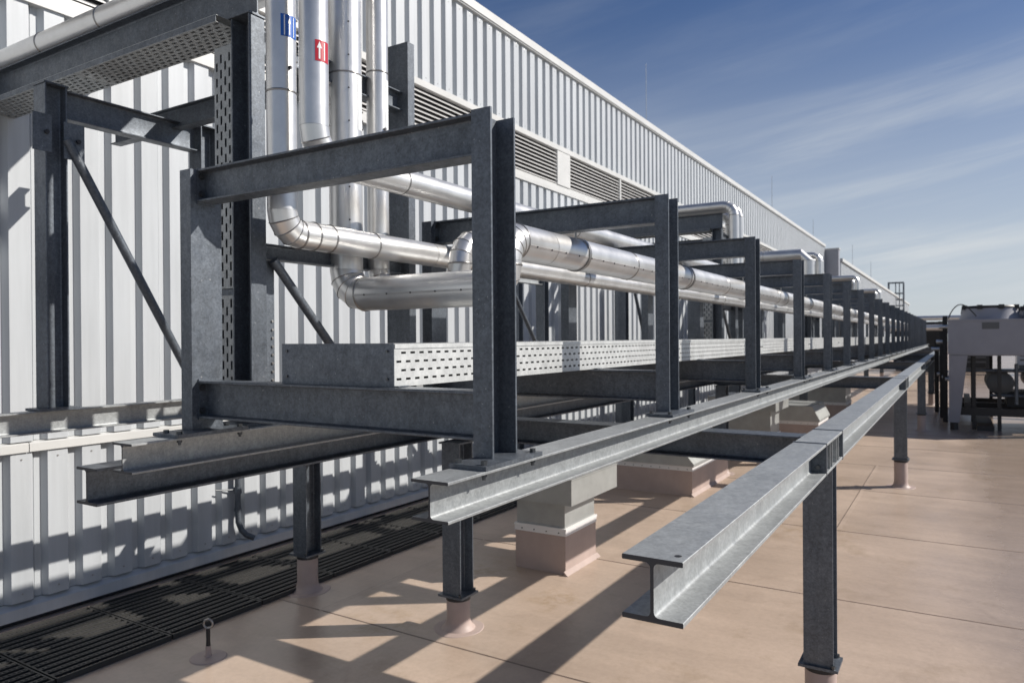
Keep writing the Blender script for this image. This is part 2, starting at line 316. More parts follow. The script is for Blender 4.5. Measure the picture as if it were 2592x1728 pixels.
# ------------------------------------------------------------------ pipe with sheet-metal jacket
def bead(bm, c, d, r, w=0.012, h=0.004):
    u, v = frame_of(d); d = d.normalized()
    rings(bm, [(c-d*w/2, u, v, r-0.001), (c-d*w/4, u, v, r+h), (c+d*w/4, u, v, r+h), (c+d*w/2, u, v, r-0.001)])
def pipe(root, pts, dia, radius=None, seg=1.0, rads=None, gores=4, screws=0, bands=True, cap=False):
    """jacketed pipe through corner points (relative to root), elbows built of gores"""
    r = dia/2; R_e = radius or dia*1.0
    pts = [Vector(p) for p in pts]; n = len(pts)
    rads = rads or {}
    cur = pts[0]
    for i in range(1, n):
        R_e = rads.get(i, radius or dia*1.0)
        d = (pts[i]-pts[i-1]).normalized()
        end = pts[i]-d*R_e if i < n-1 else pts[i]
        ln = (end-cur).length; k = max(1, round(ln/seg))
        u, v = frame_of(d)
        for q in range(k):
            a = cur+d*ln*q/k; b = cur+d*ln*(q+1)/k
            bm = bmesh.new()
            a2, b2 = a+d*0.001, b-d*0.001
            rings(bm, [(a2, u, v, r), (b2, u, v, r)])
            if cap and (i == n-1 and q == k-1): bm.faces.new(bm.verts[-28:] if False else [w for w in bm.verts if abs((w.co-b2).dot(d)) < 1e-5])
            finish(bm, 'jacket', M_ALU, root, smooth=True)
            if bands and not (q == 0 and i == 1):
                bm = bmesh.new(); bead(bm, a, d, r); finish(bm, 'band', M_BAND, root, smooth=True, sharp=60)
            if screws:
                side = Vector((-0.45, -0.9, 0)) if abs(d.z) > 0.5 else Vector((-1, 0, 0)) if abs(d.y) > 0.5 else Vector((0, -1, -0.15))
                side = (side-d*side.dot(d)).normalized(); side = (side+0.12*d.cross(side)).normalized()
                cnt = max(2, int((b-a).length/screws))
                # lap seam
                bm = bmesh.new(); w_ = d.cross(side).normalized()
                vv = [a2+side*(r+0.0005)+w_*0.006, b2+side*(r+0.0005)+w_*0.006, b2+side*(r+0.003)-w_*0.004, a2+side*(r+0.003)-w_*0.004]
                f = [bm.verts.new(x) for x in vv]; bm.faces.new(f)
                g = [bm.verts.new(x) for x in (a2+side*(r-0.002)-w_*0.006, b2+side*(r-0.002)-w_*0.006)]
                bm.faces.new((f[3], f[2], g[1], g[0]))
                finish(bm, 'lap_seam', M_ALU, root)
                bm = bmesh.new()
                for s in range(cnt):
                    c = a+(b-a)*((s+0.5)/cnt)+side*(r+0.0015)-w_*0.008*0
                    tube(bm, c, c+side*0.004, 0.0055, 0.004, n=8)
                finish(bm, 'screw_row', M_SCREW, root)['kind'] = 'stuff'
        if i < n-1:
            d2 = (pts[i+1]-pts[i]).normalized(); ang = d.angle(d2); ax = d.cross(d2).normalized()
            cen = end + d2*R_e if abs(ang-math.pi/2) < 0.01 else end+d2*R_e
            G = gores
            for g in range(G):
                bm = bmesh.new(); cs = []
                for e in (g, g+1):
                    q = Quaternion(ax, ang*e/G); c = cen+q @ (end-cen)
                    dd = q @ d; u0, v0 = frame_of(d); cs.append((c, q @ u0, q @ v0, r))
                rings(bm, cs); finish(bm, 'elbow_gore', M_ALU, root, smooth=True)
                if g:
                    q = Quaternion(ax, ang*g/G); c = cen+q @ (end-cen); bm = bmesh.new(); dd = q @ d
                    u0, v0 = q @ frame_of(d)[0], q @ frame_of(d)[1]
                    rings(bm, [(c-dd*0.004, u0, v0, r-0.001), (c, u0, v0, r+0.003), (c+dd*0.004, u0, v0, r-0.001)]); finish(bm, 'band', M_BAND, root, smooth=True, sharp=70)
            cur = cen + Quaternion(ax, ang) @ (end-cen)
    return root

# ------------------------------------------------------------------ perforated sheet
def perf(bm, O, U, V, lu, lv, rows, pitch=0.055, slot=0.03, sw=0.008, stagger=True, skip=None, margin=0.02):
    O, U, V = Vector(O), Vector(U), Vector(V)
    def q(u0, u1, v0, v1):
        if u1-u0 < 1e-4 or v1-v0 < 1e-4: return
        bm.faces.new([bm.verts.new(O+U*a+V*b) for a, b in ((u0,v0),(u1,v0),(u1,v1),(u0,v1))])
    vs_ = [margin+(lv-2*margin)*(i+0.5)/rows for i in range(rows)]
    v = 0
    for i, c in enumerate(vs_):
        q(0, lu, v, c-sw/2); v = c+sw/2
        u = 0.0; s = 0.012+(pitch/2 if (stagger and i % 2) else 0)
        while s+slot < lu-0.005:
            q(u, s, c-sw/2, c+sw/2); u = s+slot; s += pitch
        q(u, lu, c-sw/2, c+sw/2)
    q(0, lu, v, lv)
def perf_obj(name, parent, loc=None, thick=0.0015, material=None, **k):
    bm = bmesh.new(); perf(bm, **k); o = finish(bm, name, material or M_TRAY, parent, loc)
    md = o.modifiers.new('solid', 'SOLIDIFY'); md.thickness = thick; md.offset = 0
    return o

# ================================================================== ground
bm = bmesh.new(); box(bm, -2.5, 260, -9, 24, -0.5, 0.0); ro = finish(bm, 'roof_deck', M_ROOF); ro['kind'] = 'structure'  # deck cut short behind and beside the camera to lessen bounce light
for i, x in enumerate((-0.55, 1.6, 3.80, 5.97, 8.10, 10.37, 12.45, 14.6, 16.75, 18.9, 21.1, 23.2, 25.4, 27.6)):
    bm = bmesh.new(); pts = []
    for s in range(81):
        y = -14+20*s/80; pts.append((x+0.010*math.sin(y*1.3+i)+random.uniform(-.0015, .0015), y))
    for a, b in zip(pts, pts[1:]):
        w = 0.0055
        vv = [bm.verts.new((a[0]-w, a[1], 0.0)), bm.verts.new((a[0]+w, a[1], 0.0035)), bm.verts.new((b[0]+w, b[1], 0.0035)), bm.verts.new((b[0]-w, b[1], 0.0))]
        bm.faces.new(vv)
        vt = [bm.verts.new((a[0]+w, a[1], 0.0035)), bm.verts.new((a[0]+0.05, a[1], 0.0005)), bm.verts.new((b[0]+0.05, b[1], 0.0005)), bm.verts.new((b[0]+w, b[1], 0.0035))]
        bm.faces.new(vt).material_index = 1
    o = finish(bm, 'membrane_lap', M_SEAM); o.data.materials.append(M_ROOF); o['kind'] = 'structure'; o.name = 'roof_seam'
for y, xa, xb in ((4.03, 3.8, 6.0), (1.08, 8.1, 12.5), (2.2, 5.97, 8.1), (-1.6, 3.8, 5.97)):
    bm = bmesh.new(); w = 0.0055
    for a, b, mi in (((y+w, 0.0), (y-w, 0.0037), 0), ((y-w, 0.0037), (y-0.05, 0.0005), 1)):
        bm.faces.new([bm.verts.new((xa, a[0], a[1])), bm.verts.new((xa, b[0], b[1])), bm.verts.new((xb, b[0], b[1])), bm.verts.new((xb, a[0], a[1]))]).material_index = mi
    bmesh.ops.recalc_face_normals(bm, faces=bm.faces[:])
    o = finish(bm, 'roof_seam', M_SEAM); o.data.materials.append(M_ROOF); o['kind'] = 'structure'

# ================================================================== building
YW = 5.70
X0, X1 = -4.0, 39.3
bd = thing('industrial_building', 'long white corrugated metal building with louvre band and pale coping', 'building', (X0, YW, 0))
def clad(name, xa, xb, z0, z1, parent, yw, org, pitch=0.244, dep=0.048):
    """trapezoidal sheet facing -y"""
    bm = bmesh.new(); n0 = math.ceil((xa-2.455)/pitch); xs = [(xa, 0)]
    k = n0
    while 2.455+k*pitch+0.244 < xb:
        f = 2.455+k*pitch
        xs += [(f, 0), (f+0.028, dep), (f+0.030, dep), (f+0.164, dep), (f+0.166, dep), (f+0.194, 0)]; k += 1
    xs.append((xb, 0))
    lo = [bm.verts.new((x-org[0], yw-d-org[1], z0-org[2])) for x, d in xs]; hi = [bm.verts.new((x-org[0], yw-d-org[1], z1-org[2])) for x, d in xs]
    for i in range(len(xs)-1): bm.faces.new((lo[i], lo[i+1], hi[i+1], hi[i]))
    # close the rib ends at the bottom with a sheet thickness
    o = finish(bm, name, M_WALL, parent)
    md = o.modifiers.new('solid', 'SOLIDIFY'); md.thickness = 0.0015; md.offset = 1
    return o
org = (X0, YW, 0)
def bb(name, m_, x0, x1, y0, y1, z0, z1, parent=bd, o=org):
    return boxo(name, m_, (x0-o[0], x1-o[0], y0-o[1], y1-o[1], z0-o[2], z1-o[2]), parent)
bb('wall_core', M_DARK, X0, X1, YW+0.03, YW+14, 0.0, 6.5)
clad('lower_cladding', X0, X1, 0.155, 1.215, bd, YW, org)
clad('middle_cladding', X0, X1, 1.286, 4.43, bd, YW-0.004, org)
clad('upper_cladding', X0, X1, 5.20, 6.50, bd, YW, org)
# base flashing, sloping outwards
bm = bmesh.new(); extr(bm, [(0.02, 0.15), (-0.005, 0.15), (-0.06, 0.115), (-0.06, 0.035), (-0.052, 0.035), (-0.05, 0.11), (0.02, 0.13)], 'X', 0, X1-X0); finish(bm, 'base_flashing', M_WALL, bd)
bb('wall_base', M_DARK, X0, X1, YW-0.03, YW+0.03, 0.002, 0.12)
bb('liner_sheet', M_WALL, X0, X1, YW+0.012, YW+0.02, 0.12, 1.25)
bb('liner_sheet', M_WALL, X0, X1, YW+0.013, YW+0.021, 1.25, 4.45)
bb('liner_sheet', M_WALL, X0, X1, YW+0.012, YW+0.02, 5.18, 6.5)
# drip trim in lengths
xa = X0
for xb in (2.60, 8.6, 14.6, 20.6, 26.6, 32.6, X1):
    bm = bmesh.new(); extr(bm, [(0.0, 1.284), (-0.058, 1.276), (-0.066, 1.271), (-0.066, 1.212), (-0.062, 1.212), (-0.060, 1.262), (0.0, 1.262)], 'X', xa-X0, xb-X0-0.006)
    finish(bm, 'drip_trim', M_TRIM, bd); xa = xb
# louvre band
def hbar(name, z0, z1, pro, m_=M_TRIM, xa=X0, xb=X1):
    return bb(name, m_, xa, xb, YW-pro, YW+0.01, z0, z1)
hbar('louvre_sill', 4.415, 4.475, 0.075); hbar('louvre_sill', 4.478, 4.520, 0.060); hbar('louvre_sill', 4.523, 4.555, 0.045)
hbar('louvre_head', 5.125, 5.205, 0.070)
bays = [(X0, 3.2), (3.26, 10.67), (11.13, 13.28), (13.34, 20.0), (20.4, 27.0), (27.06, 33.0), (33.06, X1-0.3)]
for (a, b) in bays:
    bm = bmesh.new()
    extr(bm, [(-0.050, -0.016), (-0.056, -0.016), (-0.056, -0.024), (-0.046, -0.024), (0.006, 0.026), (0.000, 0.028)], 'X', 0, b-a-0.004)
    first = None
    for i in range(9):
        z = 4.588+0.0605*i
        if first is None: first = finish(bm, 'louvre_slat', M_SLAT, bd, (a-X0, 0, z))
        else: inst(first, 'louvre_slat', bd, (a-X0, 0, z))
for (a, b) in ((3.2, 3.26), (10.67, 11.13), (13.28, 13.34), (20.0, 20.4), (27.0, 27.06), (33.0, 33.06)):
    bb('louvre_mullion', M_TRIM, a, b, YW-0.062, YW+0.01, 4.556, 5.124)
bb('louvre_backing', M_DARK, X0, X1, YW+0.012, YW+0.028, 4.45, 5.18)
lap = None
for k in range(-6, 36):
    x = 2.455+0.244*4*k+0.197
    if not (X0+0.1 < x < X1-0.1): continue
    for z0, z1, dy in ((0.157, 1.210, 0), (1.290, 4.41, 0.004), (5.206, 6.478, 0)):
        boxo('sheet_lap', M_WALL, (x-X0, x-X0+0.022, -0.0045-dy, -0.0018-dy, z0, z1), bd)
bm = bmesh.new()
for k in range(-24, 150):
    x = 2.455+0.244*k+0.097-X0
    if not 0.1 < x < X1-X0-0.1: continue
    for z in (0.21, 1.16, 1.36, 2.90, 4.36, 5.26, 6.40):
        tube(bm, (x, -0.048, z), (x, -0.0530, z), 0.0065, n=6)
finish(bm, 'cladding_screws', M_STEEL, bd)['kind'] = 'stuff'
# coping
bm = bmesh.new(); extr(bm, [(0.5, 6.66), (-0.095, 6.62), (-0.10, 6.50), (-0.094, 6.50), (-0.088, 6.51), (-0.085, 6.48), (0.5, 6.48)], 'X', -0.05, X1-X0+0.02); finish(bm, 'coping', M_TRIM, bd)
bb('flat_roof', M_TRIM, X0, X1, YW+0.55, YW+14, 6.45, 6.56)
# coping screws at the near end
bm = bmesh.new()
lathe(bm, [(0, -0.0), (0.012, 0), (0.012, 0.004), (0.0, 0.008)], n=8)
sc0 = None
for i in range(24):
    x = 2.455+0.244*(i+6)+0.03
    p = (x-X0+0.067, -0.106+0.062, 6.44)
    if sc0 is None: sc0 = finish(bm, 'rivet', M_STEEL, bd, p); sc0.rotation_euler = (R(90), 0, 0)
    else: inst(sc0, 'rivet', bd, p, (R(90), 0, 0))

# taller return block and the lower wing behind it
wb = thing('stair_block', 'taller grey block standing out where the long white wall ends', 'building', (39.32, 5.02, 0))
boxo('wall', M_GREYP, (0, 0.5, 0, 10, 0, 6.36), wb)
boxo('coping', M_TRIM, (-0.03, 0.53, -0.03, 10, 6.361, 6.42), wb)
wg = thing('rear_wing', 'far plain white wing of the building beyond the taller block', 'building', (40.75, 5.10, 0))
bm = bmesh.new(); box(bm, 0, 62, 0.05, 14, 0, 5.85); finish(bm, 'wall', M_WALL, wg)
clad('cladding', 40.75, 102.7, 0.1, 5.84, wg, 5.14, (40.75, 5.10, 0))
boxo('coping', M_TRIM, (0.0, 62, -0.10, 1.0, 5.86, 6.03), wg)

# rooftop access cage at the far end
cg = thing('roof_ladder_cage', 'thin steel guard cage rising above the far roof edge', 'ladder', (80, 5.1, 0))
for (x, y) in ((0, -0.65), (0, 0.65), (1.2, -0.65), (1.2, 0.65), (0, 0.0), (1.2, -0.25)):
    bm = bmesh.new(); tube(bm, (x, y, 0.0), (x, y, 7.3), 0.045, n=8); finish(bm, 'upright', M_GALV_D, cg)
for z in (7.25, 6.2, 5.6, 5.0):
    for a, b in (((0, -0.65), (0, 0.65)), ((1.2, -0.65), (1.2, 0.65)), ((0, -0.65), (1.2, -0.65)), ((0, 0.65), (1.2, 0.65))):
        bm = bmesh.new(); tube(bm, (*a, z), (*b, z), 0.04, n=8); finish(bm, 'rail', M_GALV_D, cg)
# lightning rods on the roof
for i, (x, zt, lab) in enumerate(((20.9, 10.3, 'tall thin lightning rod nearest on the white roof edge'), (38.4, 10.2, 'thin lightning rod second along the roof edge'), (50.8, 9.7, 'thin lightning rod third along the roof, over the far wing'), (71.7, 10.3, 'thin lightning rod fourth along the far wing roof'), (88.0, 10.2, 'farthest thin lightning rod above the wing roof'))):
    zb = 6.55 if x < 39 else 5.85
    t = thing('lightning_rod', lab, 'lightning rod', (x, 8.0, zb), 'lightning rods along the roof')
    bm = bmesh.new(); tube(bm, (0, 0, 0), (0, 0, zt-zb), 0.006+0.0002*x, 0.003+0.00013*x, n=8); finish(bm, 'rod', M_GALV, t)
    boxo('foot', M_GALV_D, (-0.15, 0.15, -0.15, 0.15, 0.0, 0.08), t)

# ================================================================== long beams
XE = 44.0
P_A = prof_I(0.160, 0.158, 0.009, 0.013, 0.013)
P_B = prof_I(0.124, 0.138, 0.006, 0.0095, 0.012)
P_E = prof_I(0.160, 0.158, 0.009, 0.012, 0.013)
ZB = 1.511; ZA = 1.369
# beam A: outer rail made of lengths joined by end plates at each crossbeam
XC = [4.25, 10.87, 17.5, 24.1, 30.7, 37.3]
YA = 0.644
rail = thing('outer_rail_beam', 'lone galvanised H beam in the right foreground with its sawn end facing the camera', 'steel beam', (1.70, YA, ZA))
x = 1.70
for xc in XC+[XE]:
    e = xc-0.30 if xc < XE else XE
    bm = bmesh.new(); extr(bm, P_A, 'X', x-1.70, e-1.70-0.010); o = finish(bm, 'beam_length', M_GALV, rail, smooth=True)
    if xc < XE:
        # stub between the plates
        bm = bmesh.new(); extr(bm, P_A, 'X', xc-0.30-1.70+0.010, xc+0.30-1.70-0.010); finish(bm, 'node_piece', M_GALV, rail, smooth=True)
        for sx in (-0.30, 0.30):
            boxo('end_plate', M_GALV_D, (xc+sx-0.0098-1.70, xc+sx+0.0098-1.70, -0.081, 0.081, -0.084, 0.0835), rail)
            for sy in (-1, 1):
                for sz in (-1, 1):
                    s = -1 if sx < 0 else 1
                    bm = bmesh.new(); tube(bm, (xc+sx-1.70+s*0.0098, sy*0.042, sz*0.038), (xc+sx-1.70+s*0.024, sy*0.042, sz*0.038), 0.011, n=6); finish(bm, 'bolt', M_BOLT, rail)
        for dx in (-0.16, -0.08, 0.08, 0.16):
            boxo('stiffener', M_GALV, (xc+dx-1.70-0.004, xc+dx-1.70+0.004, -0.0765, -0.0052, -0.0664, 0.0664), rail)
    x = xc+0.30+0.010
def darkened(parent, prof):
    bm = bmesh.new(); extr(bm, prof, 'X', -0.0006, -0.0001); finish(bm, 'shade_cap', M_END_SHADE, parent)  # thin cap over the beam end, its shade painted in
darkened(rail, P_A)
# small drilled hole near the end (recessed disc)
bm = bmesh.new(); lathe(bm, [(0.0, 0.0006), (0.009, 0.0006), (0.0095, 0.0)], n=16, c=(0.045, -0.052, 0.0802)); finish(bm, 'bolt_hole', M_BLACK, rail)

P_W = prof_I(0.125, 0.092, 0.006, 0.009, 0.008)
YWR = 4.42; ZWR = 1.541; ZWT = ZWR+0.0625
def longbeam(name, label, prof, y, z, x0, x1=XE, m_=M_GALV):
    t = thing(name, label, 'steel beam', (x0, y, z), 'long parallel support beams')
    L_ = x1-x0; a = 0
    k = 0
    while a < L_-0.01:
        b = min(a+12.0, L_); bm = bmesh.new(); extr(bm, prof, 'X', a+(0.0015 if k else 0), b-0.0015); finish(bm, 'beam_length', m_, t, smooth=True); a = b; k += 1
    darkened(t, prof); return t
longbeam('rack_rail_beam', 'galvanised H beam carrying the right feet of the rack frames, bright in the sun', P_B, 1.335, ZB, 1.70)
longbeam('rack_rail_beam', 'shaded H beam carrying the left feet of the rack frames', P_B, 2.93, ZB, 1.70)
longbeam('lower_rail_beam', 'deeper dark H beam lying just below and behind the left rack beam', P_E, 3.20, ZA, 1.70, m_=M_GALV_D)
longbeam('wall_rail_beam', 'H beam running past the white wall under the braced wall posts', P_W, YWR, ZWR, -1.5)

# crossbeams
P_C = prof_I(0.158, 0.17, 0.007, 0.0095, 0.012)
pc = None
ord_ = ['nearest', 'second', 'third', 'fourth', 'fifth', 'farthest']
for i, xc in enumerate(XC):
    lab = ord_[i]+' galvanised crossbeam under the long rack beams, butting into the lone outer beam'
    if pc is None:
        pc = thing('cross_beam', lab, 'steel beam', (xc, YA, ZA-0.0), 'crossbeams under the rack')
        for a, b in ((0.080, 3.20-YA-0.081), (3.20-YA+0.081, 4.49-YA)):
            bm = bmesh.new(); extr(bm, P_C, 'Y', a, b); finish(bm, 'beam_length', M_GALV_D, pc, smooth=True)
        boxo('end_plate', M_GALV_D, (-0.085, 0.085, 0.0807, 0.0905, -0.083, 0.0818), pc)
        for yy in (1.335-YA, 2.93-YA):
            for s in (-1, 1):
                bm = bmesh.new(); tube(bm, (s*0.05, yy+s*0.045, 0.062), (s*0.05, yy+s*0.045, 0.079), 0.010, n=6); finish(bm, 'bolt', M_BOLT, pc)
    else:
        c = copy_tree(pc); c.location.x = xc; c['label'] = lab

# support posts on membrane-clad stubs
def support_post(x, y, top, lab, h=0.26, plate_r=0.10):
    t = thing('support_post', lab, 'steel post', (x, y, 0), 'support posts on round roof stubs')
    bm = bmesh.new(); extr(bm, prof_I(0.158, 0.150, 0.007, 0.010, 0.010), 'Z', h+0.035, top, (0, 0))
    # rotate profile so flanges face +-x
    for v in bm.verts: v.co = Vector((v.co.y, v.co.x, v.co.z))
    bmesh.ops.recalc_face_normals(bm, faces=bm.faces[:])
    finish(bm, 'column', M_GALV_D, t, smooth=True)
    boxo('base_plate', M_GALV_D, (-plate_r, plate_r, -plate_r, plate_r, h+0.020, h+0.0345), t)
    bm = bmesh.new(); lathe(bm, [(0, h+0.0195), (0.083, h+0.0195), (0.085, h-0.008), (0.0, h-0.009)], n=32); finish(bm, 'rubber_collar', M_BLACK, t, smooth=True)
    bm = bmesh.new(); lathe(bm, [(0.0, h-0.004), (0.079, h-0.004), (0.081, h-0.01), (0.081, 0.075), (0.086, 0.045), (0.098, 0.020), (0.116, 0.006), (0.120, 0.0)], n=40); finish(bm, 'membrane_stub', M_CURB, t, smooth=True)
    bm = bmesh.new(); lathe(bm, [(0.0, 0.004), (0.17, 0.004), (0.175, 0.0005)], n=40)
    for v in bm.verts: v.co.x *= 1+0.06*math.sin(3*math.atan2(v.co.y, v.co.x)+x)
    finish(bm, 'membrane_collar', M_CURB, t, smooth=True)
    for s in (-1, 1):
        bm = bmesh.new(); tube(bm, (s*0.086, -0.075, h+0.0345), (s*0.086, -0.075, h+0.052), 0.011, n=6); finish(bm, 'bolt', M_BOLT, t)
    return t
rown = {0.644: ('under the lone outer beam', ZA-0.0802), 2.95: ('under the rack, below the left rack beam', ZA-0.0795), 4.43: ('nearest the white wall beside the black grating', ZA-0.0795)}
for i, xc in enumerate(XC):
    for y, (txt, top) in rown.items():
        xo = 0.0 if y < 1 else -0.18
        sp_ = support_post(xc+xo, y, top-(0.0125 if xo else 0), ord_[i]+' steel support post '+txt, h=(0.19 if y < 1 else 0.21 if y < 3 else 0.27) if i == 0 else 0.34)
        if xo: boxo('cap_plate', M_GALV_D, (-0.10, 0.27, -0.085, 0.085, top-0.0122, top-0.0003), sp_)

# ================================================================== rack frames
XF = [2.04, 3.80, 5.78, 7.73, 9.66, 11.50, 13.32, 15.1, 16.9, 18.7, 20.5, 22.3, 24.1, 25.9, 27.7, 29.5, 31.3, 33.1, 34.9, 36.7, 38.5, 40.3, 42.1]
F0 = thing('rack_frame', 'x', 'pipe rack frame', (XF[0], 1.37, 1.573), 'rectangular steel frames of the pipe rack')
ZT = 2.772-1.573
P_U = prof_U(0.160, 0.078, 0.0065, 0.0095)
bm = bmesh.new(); extr(bm, [(-v, u) for u, v in []] or [(-0.0, 0)]*0 or [(v, -u) for u, v in P_U], 'Z', 0.0155, ZT, (0.08, 0.040))
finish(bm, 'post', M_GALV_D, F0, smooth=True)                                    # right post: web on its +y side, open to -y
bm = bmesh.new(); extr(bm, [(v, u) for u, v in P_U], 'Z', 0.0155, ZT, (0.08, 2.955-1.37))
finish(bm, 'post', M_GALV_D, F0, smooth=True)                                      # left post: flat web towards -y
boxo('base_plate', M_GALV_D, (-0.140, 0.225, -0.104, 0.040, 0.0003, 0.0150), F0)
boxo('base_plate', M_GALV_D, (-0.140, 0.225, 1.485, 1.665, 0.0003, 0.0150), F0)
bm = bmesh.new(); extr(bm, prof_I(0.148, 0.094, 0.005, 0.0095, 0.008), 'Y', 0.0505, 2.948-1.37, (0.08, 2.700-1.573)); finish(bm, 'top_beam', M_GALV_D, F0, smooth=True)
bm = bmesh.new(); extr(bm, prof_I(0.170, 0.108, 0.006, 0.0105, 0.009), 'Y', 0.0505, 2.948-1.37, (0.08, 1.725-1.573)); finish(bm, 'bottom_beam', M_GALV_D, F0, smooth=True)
for z0, z1 in ((2.615-1.573, 2.778-1.573), (1.632-1.573, 1.818-1.573)):
    boxo('end_plate', M_GALV_D, (0.03, 0.13, 0.0406, 0.0500, z0, z1), F0)
    boxo('end_plate', M_GALV_D, (0.03, 0.13, 2.9485-1.37, 2.9545-1.37, z0, z1), F0)
b0 = None
for y, dy in ((0.0, (-0.080, 0.020)), (1.56, (-0.050, 0.045))):
    for bx in (-0.115, 0.196):
        for d in dy:
            if b0 is None:
                bm = bmesh.new(); tube(bm, (0, 0, 0.015), (0, 0, 0.028), 0.012, n=6); tube(bm, (0, 0, -0.032), (0, 0, -0.0005), 0.0065, n=8); tube(bm, (0, 0, -0.021), (0, 0, -0.0102), 0.011, n=6)
                b0 = finish(bm, 'bolt', M_BOLT, F0, (bx, y+d, 0))
            else: inst(b0, 'bolt', F0, (bx, y+d, 0))
nth = ['nearest', 'second', 'third', 'fourth', 'fifth', 'sixth', 'seventh', 'eighth', 'ninth', 'tenth', 'eleventh', 'twelfth', 'thirteenth', 'fourteenth', 'fifteenth', 'sixteenth', 'seventeenth', 'eighteenth', 'nineteenth', 'twentieth', 'twenty-first', 'twenty-second', 'farthest']
for i, xf in enumerate(XF):
    c = F0 if i == 0 else copy_tree(F0)
    c.location = (xf, 1.37, 1.573)
    if i: c.rotation_euler.z = random.uniform(-0.004, 0.004)
    c['label'] = 'large dark galvanised rectangular rack frame nearest the camera, around the open tray end' if i == 0 else nth[i]+' rectangular rack frame counted from the near end of the long beams'

# (copies above already made: add connection bolts to the nearest frames only)
for fr in [o for o in COL.objects if o.name.split('.')[0] == 'rack_frame' and o.location.x < 10]:
    bm = bmesh.new(); tube(bm, (0, 0, 0), (0, -0.011, 0), 0.0105, n=6); tube(bm, (0, 0, 0), (0, -0.002, 0), 0.016, n=12)
    hb = finish(bm, 'joint_bolt', M_BOLT, fr, (0.052, 2.9475-1.37, 1.09))
    for x_, z_ in ((0.108, 1.09), (0.052, 1.17), (0.108, 1.17), (0.046, 0.10), (0.114, 0.10), (0.046, 0.205), (0.114, 0.205)):
        inst(hb, 'joint_bolt', fr, (x_, 2.9475-1.37, z_))

# ================================================================== main cable tray
tr = thing('cable_tray', 'long closed perforated cable tray lying on the lower beams of the rack frames', 'cable tray', (2.10, 1.812, 1.8115))
TX = 40.0
a = 0.0; k = 0
while a < TX:
    b = min(a+3.0, TX)
    perf_obj('side_panel', tr, (a, 0, 0), O=(0.0, 0, 0), U=(1, 0, 0), V=(0, 0, 1), lu=b-a-0.003, lv=0.158, rows=4, pitch=0.055, slot=0.028, sw=0.0085, margin=0.012)
    bm = bmesh.new(); box(bm, 0, b-a-0.003, -0.004, 0.61, 0.160, 0.1625); box(bm, 0, b-a-0.003, -0.0045, -0.0025, 0.146, 0.160); finish(bm, 'lid', M_TRAY, tr, (a, 0, 0))
    if a > 0:
        boxo('splice_plate', M_TRAY, (a-0.07, a+0.07, -0.0035, -0.0012, 0.02, 0.135), tr)
        for px_ in (-0.05, -0.02, 0.02, 0.05):
            bm = bmesh.new(); tube(bm, (a+px_, -0.0036, 0.078), (a+px_, -0.010, 0.078), 0.006, n=8); finish(bm, 'bolt', M_BOLT, tr)
    a = b
boxo('floor_sheet', M_TRAY, (0, TX, 0.003, 0.608, 0.001, 0.003), tr)
boxo('back_side', M_TRAY, (0, TX, 0.606, 0.608, 0.0035, 0.159), tr)
boxo('end_plate', M_GALV_D, (-0.004, -0.001, -0.001, 0.612, -0.001, 0.1655), tr)
for yy in (0.03, 0.58):
    for z_ in (0.03, 0.135):
        bm = bmesh.new(); tube(bm, (-0.0042, yy, z_), (-0.0095, yy, z_), 0.0055, n=8); finish(bm, 'bolt', M_BOLT, tr)
for xf in XF[:8]:
    boxo('hold_down_clip', M_GALV_D, (xf-2.10+0.050, xf-2.10+0.110, -0.030, -0.0052, 0.0002, 0.005), tr)

